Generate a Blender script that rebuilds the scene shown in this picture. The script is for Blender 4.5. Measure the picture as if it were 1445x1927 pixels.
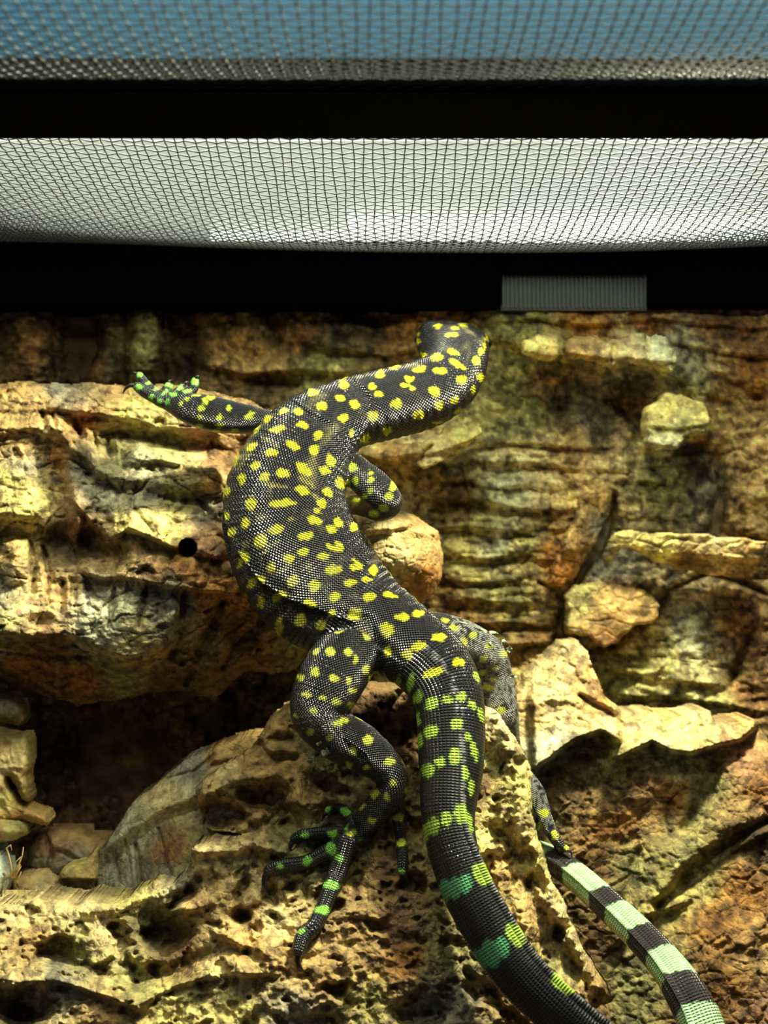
import bpy, bmesh, math, random
import numpy as np
from mathutils import Vector

# ------------------------------------------------------------------ camera, world, lights, exposure
for o in list(bpy.data.objects): bpy.data.objects.remove(o)
SC = bpy.context.scene
COL = SC.collection
F = 2600.0            # focal length in pixels of the 1445x1927 frame
CX, CY = 722.5, 963.5
CZ = 0.34             # camera height above the tank floor
LIDZ = CZ + 0.146     # underside of the mesh lid
random.seed(4)
RNG = np.random.RandomState(7)

def at(px, py, D):
    return Vector(((px-CX)/F*D, D, CZ-(py-CY)/F*D))

cam = bpy.data.cameras.new('camera'); cam_o = bpy.data.objects.new('camera', cam); COL.objects.link(cam_o)
cam_o.location = (0, 0, CZ); cam_o.rotation_euler = (math.pi/2, 0, 0)
cam.sensor_fit = 'VERTICAL'; cam.sensor_height = 36; cam.lens = F/1927*36
cam.clip_start = 0.01; cam.clip_end = 20
cam.dof.use_dof = True; cam.dof.focus_distance = 0.585; cam.dof.aperture_fstop = 11.5
SC.camera = cam_o

w = bpy.data.worlds.new('world'); SC.world = w; w.use_nodes = True
w.node_tree.nodes['Background'].inputs[0].default_value = (0.55, 0.62, 0.75, 1)
w.node_tree.nodes['Background'].inputs[1].default_value = 0.10
SC.view_settings.view_transform = 'Standard'; SC.view_settings.look = 'None'
SC.view_settings.gamma = 1; SC.view_settings.use_curve_mapping = False
SC.view_settings.exposure = 0.2

def area(name, loc, target, size, power, color, sy=None):
    l = bpy.data.lights.new(name, 'AREA'); l.energy = power; l.color = color; l.size = size
    if sy: l.shape = 'RECTANGLE'; l.size_y = sy
    o = bpy.data.objects.new(name, l); COL.objects.link(o); o.location = loc
    d = Vector(target)-Vector(loc); o.rotation_euler = d.to_track_quat('-Z', 'Y').to_euler(); return o
# the strong daylight lamp over the rear mesh panel, right of the middle
area('lamp_light', (0.15, 0.530, CZ+0.30), (-0.03, 0.60, CZ-0.08), 0.05, 9.0, (1.0, 0.97, 0.68))
# long fills added over the two mesh panels for frontal, more even light
area('fill_light', (0.08, 0.355, CZ+0.235), (0.02, 0.62, CZ-0.06), 0.4, 0.8, (0.96, 1.0, 0.74), 0.02)
area('fill_light', (-0.02, 0.528, CZ+0.215), (-0.04, 0.66, CZ-0.05), 0.4, 1.7, (0.96, 1.0, 0.74), 0.02)
# dim daylight of the room from the open front
area('room_light', (-0.5, -0.9, CZ+0.5), (0, 0.6, CZ-0.1), 0.9, 0.45, (0.85, 0.92, 1.0))

# ------------------------------------------------------------------ small helpers
def tag(o, label=None, cat=None, group=None, kind=None):
    if label: o['label'] = label
    if cat: o['category'] = cat
    if group: o['group'] = group
    if kind: o['kind'] = kind
    return o
def empty(name, loc, label=None, cat=None, group=None):
    o = bpy.data.objects.new(name, None); o.empty_display_size = 0.02; COL.objects.link(o); o.location = loc
    return tag(o, label, cat, group)
def mesh_obj(name, V, Fc, mat, parent=None, smooth=True, cols=None, attrs=None):
    me = bpy.data.meshes.new(name)
    V = np.asarray(V, dtype=np.float32)
    if isinstance(Fc, np.ndarray):
        n, k = Fc.shape
        me.vertices.add(len(V)); me.vertices.foreach_set('co', V.ravel())
        me.loops.add(n*k); me.loops.foreach_set('vertex_index', Fc.ravel().astype(np.int32))
        me.polygons.add(n); me.polygons.foreach_set('loop_start', (np.arange(n)*k).astype(np.int32))
        try: me.polygons.foreach_set('loop_total', np.full(n, k, dtype=np.int32))
        except Exception: pass
    else:
        me.from_pydata([tuple(map(float, v)) for v in V], [], Fc)
    me.update(calc_edges=True); me.validate()
    if smooth: me.polygons.foreach_set('use_smooth', np.ones(len(me.polygons), dtype=bool))
    if cols is not None:
        a = me.attributes.new('col', 'FLOAT_COLOR', 'POINT')
        c = np.ones((len(V), 4), dtype=np.float32); c[:, :3] = cols; a.data.foreach_set('color', c.ravel())
    if attrs:
        for k_, val in attrs.items():
            val = np.asarray(val, dtype=np.float32)
            if val.ndim == 1:
                a = me.attributes.new(k_, 'FLOAT', 'POINT'); a.data.foreach_set('value', val)
            else:
                a = me.attributes.new(k_, 'FLOAT_VECTOR', 'POINT'); a.data.foreach_set('vector', val.ravel())
    if mat: me.materials.append(mat)
    o = bpy.data.objects.new(name, me); COL.objects.link(o)
    if parent: o.parent = parent; o.matrix_parent_inverse = parent_inv(parent)
    return o
def parent_inv(p):
    from mathutils import Matrix
    return Matrix.Translation(-Vector(p.location))
def box(name, x0, x1, y0, y1, z0, z1, mat, parent=None, bevel=0.0):
    bm = bmesh.new(); bmesh.ops.create_cube(bm, size=1)
    for v in bm.verts:
        v.co = ((x0+x1)/2+v.co.x*(x1-x0), (y0+y1)/2+v.co.y*(y1-y0), (z0+z1)/2+v.co.z*(z1-z0))
    if bevel: bmesh.ops.bevel(bm, geom=list(bm.edges), offset=bevel, segments=2, affect='EDGES')
    me = bpy.data.meshes.new(name); bm.to_mesh(me); bm.free(); me.materials.append(mat)
    o = bpy.data.objects.new(name, me); COL.objects.link(o)
    if parent: o.parent = parent; o.matrix_parent_inverse = parent_inv(parent)
    return o

# ------------------------------------------------------------------ numpy noise
PERM = np.random.RandomState(11).permutation(256); PERM = np.concatenate([PERM, PERM, PERM])
GR = np.random.RandomState(12).normal(size=(256, 3)); GR /= np.linalg.norm(GR, axis=1)[:, None]
def gnoise(P):
    P = np.asarray(P, dtype=np.float64); I = np.floor(P).astype(np.int64); f = P-I; I &= 255
    u = f*f*f*(f*(f*6-15)+10); r = 0
    for dx in (0, 1):
        wx = u[:, 0] if dx else 1-u[:, 0]; a = PERM[(I[:, 0]+dx) & 255]
        for dy in (0, 1):
            wy = u[:, 1] if dy else 1-u[:, 1]; b = PERM[(a+I[:, 1]+dy) & 255]
            for dz in (0, 1):
                wz = u[:, 2] if dz else 1-u[:, 2]; g = GR[PERM[(b+I[:, 2]+dz) & 255]]
                r = r+wx*wy*wz*(g[:, 0]*(f[:, 0]-dx)+g[:, 1]*(f[:, 1]-dy)+g[:, 2]*(f[:, 2]-dz))
    return r*1.6
def fbm(P, oct=4, lac=2.03, gain=0.5, ridged=False):
    a = 1.0; s = 0; t = 0; P = np.array(P)
    for i in range(oct):
        n = gnoise(P+i*17.3)
        if ridged: n = 1-2*np.abs(n)
        s = s+a*n; t += a; a *= gain; P = P*lac
    return s/t
def worley(X, Y, seed=0):
    "2D cells: F1, F2, random id of the nearest cell"
    ix = np.floor(X).astype(np.int64); iy = np.floor(Y).astype(np.int64)
    f1 = np.full(X.shape, 9.0); f2 = np.full(X.shape, 9.0); cid = np.zeros(X.shape)
    for dx in (-1, 0, 1):
        for dy in (-1, 0, 1):
            cx = ix+dx; cy = iy+dy
            h = PERM[(PERM[(cx+seed) & 255]+cy) & 255]; h2 = PERM[(h+57+seed) & 255]
            d = np.hypot(cx+0.1+0.8*h/255-X, cy+0.1+0.8*h2/255-Y)
            m = d < f1; f2 = np.where(m, f1, np.minimum(f2, d)); cid = np.where(m, h/255, cid); f1 = np.where(m, d, f1)
    return f1, f2, cid
def sstep(a, b, x):
    t = np.clip((x-a)/(b-a), 0, 1); return t*t*(3-2*t)
def tps(ctrl, X, Y):
    "thin plate spline through control points (px, py, value)"
    c = np.array(ctrl, dtype=float); p = c[:, :2]/1000; v = c[:, 2]; n = len(p)
    def U(r2): return r2*np.log(r2+1e-9)
    K = U(((p[:, None]-p[None])**2).sum(-1))+np.eye(n)*1e-3
    Pm = np.hstack([np.ones((n, 1)), p]); A = np.zeros((n+3, n+3)); A[:n, :n] = K; A[:n, n:] = Pm; A[n:, :n] = Pm.T
    sol = np.linalg.solve(A, np.concatenate([v, [0, 0, 0]]))
    x = X/1000; y = Y/1000; r = sol[n]+sol[n+1]*x+sol[n+2]*y
    for i in range(n): r = r+sol[i]*U((x-p[i, 0])**2+(y-p[i, 1])**2)
    return r
def poly_sd(poly, X, Y):
    "signed distance in px, positive inside"
    P = np.array(poly, float); n = len(P); d = np.full(X.shape, 1e9); ins = np.zeros(X.shape, bool)
    for i in range(n):
        a = P[i]; b = P[(i+1) % n]; e = b-a; L = (e**2).sum()+1e-9
        t = np.clip(((X-a[0])*e[0]+(Y-a[1])*e[1])/L, 0, 1)
        d = np.minimum(d, np.hypot(X-a[0]-t*e[0], Y-a[1]-t*e[1]))
        c = ((a[1] > Y) != (b[1] > Y)) & (X < (b[0]-a[0])*(Y-a[1])/((b[1]-a[1]) if b[1] != a[1] else 1e-9)+a[0])
        ins ^= c
    return np.where(ins, d, -d)
def line_d(pts, X, Y):
    P = np.array(pts, float); d = np.full(X.shape, 1e9); T = np.zeros(X.shape); n = len(P)-1
    for i in range(n):
        a = P[i]; e = P[i+1]-a; t = np.clip(((X-a[0])*e[0]+(Y-a[1])*e[1])/((e**2).sum()+1e-9), 0, 1)
        q = np.hypot(X-a[0]-t*e[0], Y-a[1]-t*e[1]); m = q < d; d = np.where(m, q, d); T = np.where(m, (i+t)/n, T)
    return d, T

# ------------------------------------------------------------------ relief features, depth in mm towards the viewer (+)
def ledge(pts, W, h, under=8, ang=0, tap=25, pw=0.8):
    return ('ledge', pts, W, h, under, ang, tap, pw)
def groove(pts, wd, h): return ('groove', pts, wd, h)
def blob(cx, cy, rx, ry, h, ang=0, hard=2): return ('blob', cx, cy, rx, ry, h, ang, hard)
def plate(poly, h, edge=6, tilt=0): return ('plate', poly, h, edge, tilt)
def relief(feats, X, Y):
    R = np.zeros(X.shape)
    for f in feats:
        k = f[0]
        if k == 'ledge':
            _, pts, W, h, under, ang, tap, pw = f
            c, s = math.cos(math.radians(ang)), math.sin(math.radians(ang))
            P = np.array(pts, float); U = P[:, 0]*c+P[:, 1]*s; Vv = -P[:, 0]*s+P[:, 1]*c
            u = X*c+Y*s; v = -X*s+Y*c; o = np.argsort(U); U = U[o]; Vv = Vv[o]
            t = v-np.interp(u, U, Vv)
            g = np.where(t < 0, np.clip((t+W)/W, 0, 1)**pw*sstep(-W, -W*0.6, t), 1-sstep(0, under, t))
            R += h*g*sstep(U[0]-tap, U[0]+tap, u)*(1-sstep(U[-1]-tap, U[-1]+tap, u))
        elif k == 'groove':
            d, T = line_d(f[1], X, Y); w_ = f[2]*(0.55+0.45*np.sin(np.pi*np.clip(T, .03, .97)))
            R -= f[3]*np.exp(-(d/w_)**2)
        elif k == 'blob':
            _, cx, cy, rx, ry, h, ang, hard = f
            c, s = math.cos(math.radians(ang)), math.sin(math.radians(ang))
            u = ((X-cx)*c+(Y-cy)*s)/rx; v = (-(X-cx)*s+(Y-cy)*c)/ry; r = u*u+v*v
            R += h*np.exp(-r**(hard/2)*1.4)
        elif k == 'plate':
            _, poly, h, edge, tilt = f
            d = poly_sd(poly, X, Y); cy = np.mean([p[1] for p in poly])
            R += (h+tilt*(Y-cy)/100)*sstep(-edge*0.3, edge, d)
    return R

def swatches(ctrl, X, Y, P, jitter=1.0):
    "soft mix of the given colours, own tones and painted-in shade, around given spots"
    c = np.array([[a, b] for a, b, _ in ctrl], float); v = np.array([q for _, _, q in ctrl], float)
    jx = 34*fbm(P*34+5, 3)*jitter; jy = 34*fbm(P*34+31, 3)*jitter
    W = 0; S = 0
    for i in range(len(c)):
        w_ = 1/((X+jx-c[i, 0])**2+(Y+jy-c[i, 1])**2+300)**1.6
        W = W+w_; S = S+w_[:, None]*v[i]
    return S/W[:, None]

class Piece: pass
def bark(name, poly, base, feats, cols, mat, step=2.6, edge=26, R=18, warp=9, warp_s=60, amp=(2.0, .9), freq=(38, 120),
         crack=None, lumps=None, strata=None, thick=30, holes=None, parent=None, anis=(1, 1, 1), rough_edge=7, seed=0, pits=None, dark=0.35, mottle=0.0, gain=1.0, fleck=0.0):
    "one piece of bark: a relief surface with its own depth, rounded rims, sides and a back"
    P = np.array(poly, float)
    xs = np.arange(P[:, 0].min()-6, P[:, 0].max()+8, step); ys = np.arange(P[:, 1].min()-6, P[:, 1].max()+8, step)
    GX, GY = np.meshgrid(xs, ys); X = GX.ravel(); Y = GY.ravel(); nx, ny = len(xs), len(ys)
    B = tps(base, X, Y)
    P0 = np.stack([(X-CX)/F*B, B, -(Y-CY)/F*B], 1)+seed*0.37
    wx = warp*fbm(P0*1000/warp_s*1.0, 3); wy = warp*fbm(P0*1000/warp_s+40, 3)
    sd = poly_sd(poly, X+rough_edge*fbm(P0*95+3, 3), Y+rough_edge*fbm(P0*95+9, 3))
    H = relief(feats, X+wx, Y+wy)
    An = np.array(anis)
    n1 = fbm(P0*freq[0]*An, 4); n2 = fbm(P0*freq[1]*An+7, 4, ridged=True)
    H = H+amp[0]*n1+amp[1]*n2
    C = swatches(cols, X, Y, P0)*gain
    if crack:                                   # network of bark cracks: size px (x, y), depth
        for (sx, sy, dep, wd) in crack:
            q1 = X/sx+0.35*fbm(P0*80, 2); q2 = Y/sy+0.35*fbm(P0*80+22, 2)
            f1, f2, cid = worley(q1, q2, seed)
            e = f2-f1
            H -= dep*np.exp(-(e/wd)**2); H += dep*0.7*(cid-0.5)
            C = C*(0.86+0.28*cid)[:, None]
    if lumps:                                   # cauliflower lumps of weathered cork
        for (s_, dep) in lumps:
            f1, f2, cid = worley(X/s_+0.5*fbm(P0*60+2, 2), Y/s_+0.5*fbm(P0*60+5, 2), seed+3)
            H += dep*(np.sqrt(np.clip(1-f1*f1*1.1, 0, 1))-0.6)
    if pits:
        for (s_, dep, th) in pits:
            n = fbm(P0*1000/s_+60, 3); H -= dep*sstep(th, th+0.22, n)
    if strata:                                  # layers: spacing px, depth, weight region (tps list or None)
        for (sp, dep, wreg, tilt) in strata:
            ph = (Y+tilt*X)/sp+0.8*fbm(P0*22+3, 3)
            k_ = ph-np.floor(ph); wgt = 1.0 if wreg is None else np.clip(sstep(-40, 40, poly_sd(wreg, X, Y)), 0, 1)
            H += dep*wgt*(k_**0.7*(1-sstep(0.86, 1.0, k_))-0.4)*(0.6+0.8*np.abs(gnoise(P0*30+9)))
    D = B-H/1000.0
    ee = np.clip(sd/edge, 0, 1); D = D+R/1000.0*(1-np.sqrt(1-(1-ee)**2+1e-6))
    keep = sd > 0
    if holes:
        for (hx, hy, hr, deep) in holes:
            dd = np.hypot(X-hx, Y-hy); D = D+deep/1000.0*(1-sstep(hr-1.0, hr+1.5, dd))
    V = np.stack([(X-CX)/F*D, D, CZ-(Y-CY)/F*D], 1)
    # fine albedo variation that belongs to the bark
    m = fbm(P0*150+3, 4); m2 = fbm(P0*45+13, 3)
    C = C*np.clip(1+dark*1.3*m+dark*0.8*m2, 0.3, 1.7)[:, None]
    C = np.clip(C.mean(1)[:, None]+(C-C.mean(1)[:, None])*1.18, 0.004, 1)
    if fleck: C = C*(1+fleck*sstep(0.05, 0.3, fbm(P0*330+77, 3))[:, None]*np.array([1, .95, .6]))
    if mottle:
        m3 = fbm(P0*210+21, 4); C = C*(1-mottle*sstep(0.02, 0.22, m3)[:, None]*np.array([.85, .9, .8]))
    idx = np.arange(nx*ny).reshape(ny, nx); K = keep.reshape(ny, nx)
    q = K[:-1, :-1] & K[1:, :-1] & K[:-1, 1:] & K[1:, 1:]
    quads = np.stack([idx[:-1, :-1][q], idx[1:, :-1][q], idx[1:, 1:][q], idx[:-1, 1:][q]], 1)
    # boundary edges -> sides going back
    E = np.concatenate([quads[:, [0, 1]], quads[:, [1, 2]], quads[:, [2, 3]], quads[:, [3, 0]]])
    key = np.minimum(E[:, 0], E[:, 1])*(nx*ny)+np.maximum(E[:, 0], E[:, 1])
    u, inv, cnt = np.unique(key, return_inverse=True, return_counts=True)
    be = E[cnt[inv.ravel()] == 1]
    ub = np.unique(be); mp = -np.ones(nx*ny, int)
    mp[ub] = np.arange(len(ub))+nx*ny
    cen = V[ub].mean(0); Vb = V[ub].copy(); Vb[:, [0, 2]] = cen[[0, 2]]+(Vb[:, [0, 2]]-cen[[0, 2]])*0.985
    Vb[:, 1] += thick/1000.0
    side = np.stack([be[:, 1], be[:, 0], mp[be[:, 0]], mp[be[:, 1]]], 1)
    VV = np.concatenate([V, Vb]); FF = np.concatenate([quads, side]); CC = np.concatenate([C, C[ub]])
    # coarse back
    st = 6; sub = idx[::st, ::st]; Ks = K[::st, ::st]; qs = Ks[:-1, :-1] & Ks[1:, :-1] & Ks[:-1, 1:] & Ks[1:, 1:]
    bq = np.stack([sub[:-1, :-1][qs], sub[:-1, 1:][qs], sub[1:, 1:][qs], sub[1:, :-1][qs]], 1)
    bu = np.unique(bq)
    if len(bu):
        mb = -np.ones(nx*ny, int); mb[bu] = np.arange(len(bu))+len(VV)
        Bk = np.stack([(X[bu]-CX)/F*B[bu], B[bu], CZ-(Y[bu]-CY)/F*B[bu]], 1); Bk[:, 1] += (thick*0.8+R*0.6)/1000.0
        VV = np.concatenate([VV, Bk]); FF = np.concatenate([FF, mb[bq]]); CC = np.concatenate([CC, C[bu]])
    used = np.unique(FF); mp2 = -np.ones(len(VV), int); mp2[used] = np.arange(len(used))
    o = mesh_obj(name, VV[used], mp2[FF], mat, parent, cols=np.clip(CC[used], 0.005, 0.9))
    pc = Piece(); pc.o = o
    DG = D.reshape(ny, nx)
    def depth(px, py):
        i = int(round((py-ys[0])/step)); j = int(round((px-xs[0])/step))
        i = min(max(i, 1), ny-2); j = min(max(j, 1), nx-2); return float(DG[i-1:i+2, j-1:j+2].min())
    pc.depth = depth
    return pc

# ------------------------------------------------------------------ materials
def mat_new(name):
    m = bpy.data.materials.new(name); m.use_nodes = True; nt = m.node_tree
    return m, nt, nt.nodes['Principled BSDF']
def simple(name, col, rough=0.6, metal=0, bump=None, emis=None, spec=0.5):
    m, nt, b = mat_new(name); b.inputs['Base Color'].default_value = (*col, 1)
    b.inputs['Roughness'].default_value = rough; b.inputs['Metallic'].default_value = metal
    b.inputs['Specular IOR Level'].default_value = spec
    if bump:
        t = nt.nodes.new('ShaderNodeTexCoord'); n = nt.nodes.new('ShaderNodeTexNoise'); n.inputs['Scale'].default_value = bump[0]
        n.inputs['Detail'].default_value = 5
        bp = nt.nodes.new('ShaderNodeBump'); bp.inputs['Strength'].default_value = bump[1]; bp.inputs['Distance'].default_value = 0.001
        nt.links.new(t.outputs['Object'], n.inputs['Vector']); nt.links.new(n.outputs['Fac'], bp.inputs['Height']); nt.links.new(bp.outputs[0], b.inputs['Normal'])
    if emis: b.inputs['Emission Color'].default_value = (*emis[0], 1); b.inputs['Emission Strength'].default_value = emis[1]
    return m
def bark_mat(name, fine=900, bump=0.7, speck=0.35, rough=0.75):
    m, nt, b = mat_new(name); N = nt.nodes; L = nt.links
    a = N.new('ShaderNodeAttribute'); a.attribute_name = 'col'
    t = N.new('ShaderNodeTexCoord')
    n1 = N.new('ShaderNodeTexNoise'); n1.inputs['Scale'].default_value = fine; n1.inputs['Detail'].default_value = 4; n1.inputs['Roughness'].default_value = 0.65
    n2 = N.new('ShaderNodeTexNoise'); n2.inputs['Scale'].default_value = fine*0.33; n2.inputs['Detail'].default_value = 6; n2.inputs['Roughness'].default_value = 0.7
    v = N.new('ShaderNodeTexVoronoi'); v.inputs['Scale'].default_value = fine*0.28; v.feature = 'DISTANCE_TO_EDGE'
    for q in (n1, n2, v): L.new(t.outputs['Object'], q.inputs['Vector'])
    r = N.new('ShaderNodeMapRange'); r.inputs['From Min'].default_value = 0.35; r.inputs['From Max'].default_value = 0.65
    r.inputs['To Min'].default_value = 1-speck; r.inputs['To Max'].default_value = 1+speck
    L.new(n2.outputs['Fac'], r.inputs['Value'])
    mx = N.new('ShaderNodeVectorMath'); mx.operation = 'SCALE'; L.new(a.outputs['Color'], mx.inputs[0]); L.new(r.outputs[0], mx.inputs['Scale'])
    L.new(mx.outputs[0], b.inputs['Base Color'])
    vm = N.new('ShaderNodeMath'); vm.operation = 'MINIMUM'; vm.inputs[1].default_value = 0.12; L.new(v.outputs['Distance'], vm.inputs[0])
    ad = N.new('ShaderNodeMath'); ad.operation = 'MULTIPLY_ADD'; ad.inputs[1].default_value = 2.2; L.new(vm.outputs[0], ad.inputs[0]); L.new(n2.outputs['Fac'], ad.inputs[2])
    ad2 = N.new('ShaderNodeMath'); ad2.operation = 'MULTIPLY_ADD'; ad2.inputs[1].default_value = 0.35; L.new(n1.outputs['Fac'], ad2.inputs[0]); L.new(ad.outputs[0], ad2.inputs[2])
    bp = N.new('ShaderNodeBump'); bp.inputs['Strength'].default_value = bump; bp.inputs['Distance'].default_value = 0.0016
    L.new(ad2.outputs[0], bp.inputs['Height']); L.new(bp.outputs[0], b.inputs['Normal'])
    b.inputs['Roughness'].default_value = rough; b.inputs['Specular IOR Level'].default_value = 0.3
    return m
# ------------------------------------------------------------------ the tank: floor, walls, rim, lid
M_black = simple('black plastic', (0.0007, 0.0009, 0.0018), 0.85, bump=(300, 0.15), spec=0.02)
M_wall = simple('dark tank panel', (0.012, 0.012, 0.014), 0.5)
M_soil = simple('dark substrate', (0.05, 0.03, 0.015), 0.9, bump=(220, 0.9))
TX = 0.46; Y0 = 0.335; Y1 = 0.80
tag(box('floor', -TX, TX, Y0, Y1, -0.004, 0.03, M_soil), kind='structure')
tag(box('wall_back', -TX, TX, Y1, Y1+0.006, 0, LIDZ+0.012, M_wall), kind='structure')
tag(box('wall_left', -TX-0.006, -TX, Y0, Y1, 0, LIDZ+0.012, M_wall), kind='structure')
tag(box('wall_right', TX, TX+0.006, Y0, Y1, 0, LIDZ+0.012, M_wall), kind='structure')

# mesh lid -------------------------------------------------------------
M_wire = simple('zinc mesh wire', (0.05, 0.052, 0.05), 0.35, metal=0.2)
lid = empty('mesh_lid', (0, Y1, LIDZ), 'black framed tank lid with sagging grey wire mesh in two panels above the lizard', 'lid')
box('cross_bar', -TX, TX, 0.455, 0.512, LIDZ-0.008, LIDZ+0.004, M_black, lid, 0.0015)
box('front_rail', -TX, TX, Y0-0.01, Y0+0.012, LIDZ-0.006, LIDZ+0.012, M_black, lid, 0.0015)
box('rear_rail', -TX+0.03, TX-0.03, 0.776, Y1-0.001, LIDZ-0.007, LIDZ+0.004, M_black, lid, 0.0015)
for s in (-1, 1):
    xa, xb = sorted((s*(TX-0.02), s*(TX+0.008))); box('side_rail', xa, xb, Y0, Y1, LIDZ-0.006, LIDZ+0.010, M_black, lid, 0.0015)
def sag1(x, y): 
    t = np.clip((y-0.500)/(0.750-0.500), 0, 1)
    return -0.0215*np.sin(np.pi*t**1.15)*np.clip(1-((x-0.045)/0.31)**2, 0, 1)
def sag2(x, y):
    t = np.clip((y-0.34)/(0.470-0.34), 0, 1)
    return -0.010*np.sin(np.pi*t)*np.clip(1-(x/0.45)**2, 0, 1)
def screen(name, y0, y1, sag, sp=0.0040, r=0.00036):
    V = []; Q = []
    def wire(P, n0):
        P = np.array(P); n = len(P); T = np.gradient(P, axis=0); T /= np.linalg.norm(T, axis=1)[:, None]
        up = np.array([0, 0, 1.0]); S = np.cross(T, up); S /= np.linalg.norm(S, axis=1)[:, None]; U = np.cross(S, T)
        k = 4; out = []
        for j in range(k):
            a = 2*math.pi*(j+.5)/k; out.append(P+r*(S*math.cos(a)+U*math.sin(a)))
        A = np.stack(out, 1).reshape(-1, 3); i = np.arange(n-1)[:, None]*k+np.arange(k)[None]; i2 = np.arange(n-1)[:, None]*k+(np.arange(k)[None]+1) % k
        V.append(A); Q.append(np.stack([i, i2, i2+k, i+k], -1).reshape(-1, 4)+n0); return n0+len(A)
    X = np.arange(-0.30, 0.3001, sp); Yy = np.arange(y0, y1, sp); n0 = 0
    for i, x in enumerate(X):
        y = np.arange(y0, y1+sp, sp/2); x_ = np.full(y.shape, x); wv = 0.0004*np.cos(np.pi*(y-y0)/sp+i*np.pi)
        jx = 0.0004*np.sin(y*90+i*1.7)
        n0 = wire(np.stack([x_+jx, y, LIDZ+sag(x_, y)+wv], 1), n0)
    for j, yy in enumerate(Yy):
        x = np.arange(-0.30, 0.301, sp/2); y_ = np.full(x.shape, yy); wv = -0.0004*np.cos(np.pi*(x+0.30)/sp+j*np.pi)
        n0 = wire(np.stack([x, y_, LIDZ+sag(x, y_)+wv], 1), n0)
    o = mesh_obj(name, np.concatenate(V), np.concatenate(Q), M_wire, lid); tag(o, kind='stuff'); return o
screen('mesh_screen', 0.500, 0.752, sag1)
screen('mesh_screen', 0.345, 0.468, sag2, 0.0040, 0.00032)

# back rim with the vent
rim = tag(empty('trim_1', (0, Y1, LIDZ-0.03)), kind='structure')
RD = 0.735; zb = CZ+(CY-576)/F*RD; zt = CZ+0.1445
vx0, vx1 = (945-CX)/F*RD, (1222-CX)/F*RD; vz1 = CZ+(CY-514)/F*RD
box('rim_section', -TX, vx0, RD, Y1-0.001, zb, zt, M_black, rim, 0.002)
box('rim_section', vx1, TX, RD, Y1-0.001, zb, zt, M_black, rim, 0.002)
box('rim_bridge', vx0, vx1, RD+.001, Y1-0.001, vz1, zt-0.001, M_black, rim, 0.001)
M_vent = simple('grey vent plastic', (0.10, 0.115, 0.115), 0.5)
vg = box('vent', vx0, vx1, RD+.008, RD+.013, zb-0.001, vz1, M_vent, rim)
nv = 34
rv = bmesh.new()
for i in range(nv):
    x = vx0+(vx1-vx0)*(i+.5)/nv; r = bmesh.ops.create_cube(rv, size=1)
    for v in r['verts']: v.co = (x+v.co.x*0.0011, RD+.0075+v.co.y*0.0022, (zb+vz1)/2+v.co.z*(vz1-zb))
me = bpy.data.meshes.new('vent_ribs'); rv.to_mesh(me); rv.free(); me.materials.append(M_vent)
ro = bpy.data.objects.new('vent_ribs', me); COL.objects.link(ro); ro.parent = vg; tag(ro, kind='stuff')

# lamp hoods above the lid: they give off light through the mesh
def hood(name, x0, x1, y0, y1, z, col, stg, label):
    h = empty(name, (0, (y0+y1)/2, z), label, 'lamp')
    mb = simple('hood shell', (0.02, 0.02, 0.02), 0.5)
    box('housing', x0-0.01, x1+0.01, y0-0.004, y1+0.006, z+0.003, z+0.014, mb, h, 0.003)
    box('diffuser', x0, x1, y0, y1, z, z+0.005, simple('glowing diffuser', (0.12, 0.12, 0.12), 0.5, emis=(col, stg)), h, 0.001)
    return h
wh = hood('white_lamp_hood', -0.42, 0.42, 0.606, 0.93, CZ+0.163, (0.62, 0.69, 0.58), 0.8, 'wide white glowing lamp panel seen through the rear mesh')
hood('blue_lamp_hood', -0.42, 0.42, 0.70, 0.99, CZ+0.270, (0.06, 0.28, 0.40), 0.58, 'blue glowing lamp panel seen through the front mesh')

M_tube = simple('glowing glare tube', (0.8, 0.8, 0.8), 0.4, emis=((0.9, 1.0, 0.95), 2.6))  # glowing tubes added to give the rear mesh its glare
for yy, xa, xb in ((0.765, -0.02, 0.24), (0.800, -0.10, 0.30), (0.835, 0.0, 0.24)):
    bm = bmesh.new(); bmesh.ops.create_cone(bm, cap_ends=True, segments=16, radius1=.0045, radius2=.0045, depth=xb-xa)
    for v in bm.verts: v.co = ((xa+xb)/2+v.co.z, yy+v.co.x, CZ+0.158+v.co.y)
    me = bpy.data.meshes.new('glare_tube'); bm.to_mesh(me); bm.free(); me.materials.append(M_tube)
    o = bpy.data.objects.new('glare_tube', me); COL.objects.link(o); o.parent = wh; o.matrix_parent_inverse = parent_inv(wh)
# ------------------------------------------------------------------ bark colours
CREAM = (0.52, 0.42, 0.22); TAN = (0.40, 0.27, 0.12); RUST = (0.33, 0.16, 0.055); OLIVE = (0.27, 0.25, 0.11)
GREY = (0.24, 0.22, 0.16); DARK = (0.055, 0.04, 0.022); YEL = (0.55, 0.47, 0.19); BRN = (0.17, 0.095, 0.042); PALE = (0.42, 0.41, 0.27)
PINK = (0.30, 0.17, 0.095)
M_bark = bark_mat('weathered cork bark', 700, 0.8, 0.4)
M_wallbark = bark_mat('cork background', 520, 0.8, 0.35, 0.7)
M_wood = bark_mat('smooth driftwood', 480, 0.6, 0.28, 0.6)

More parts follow.
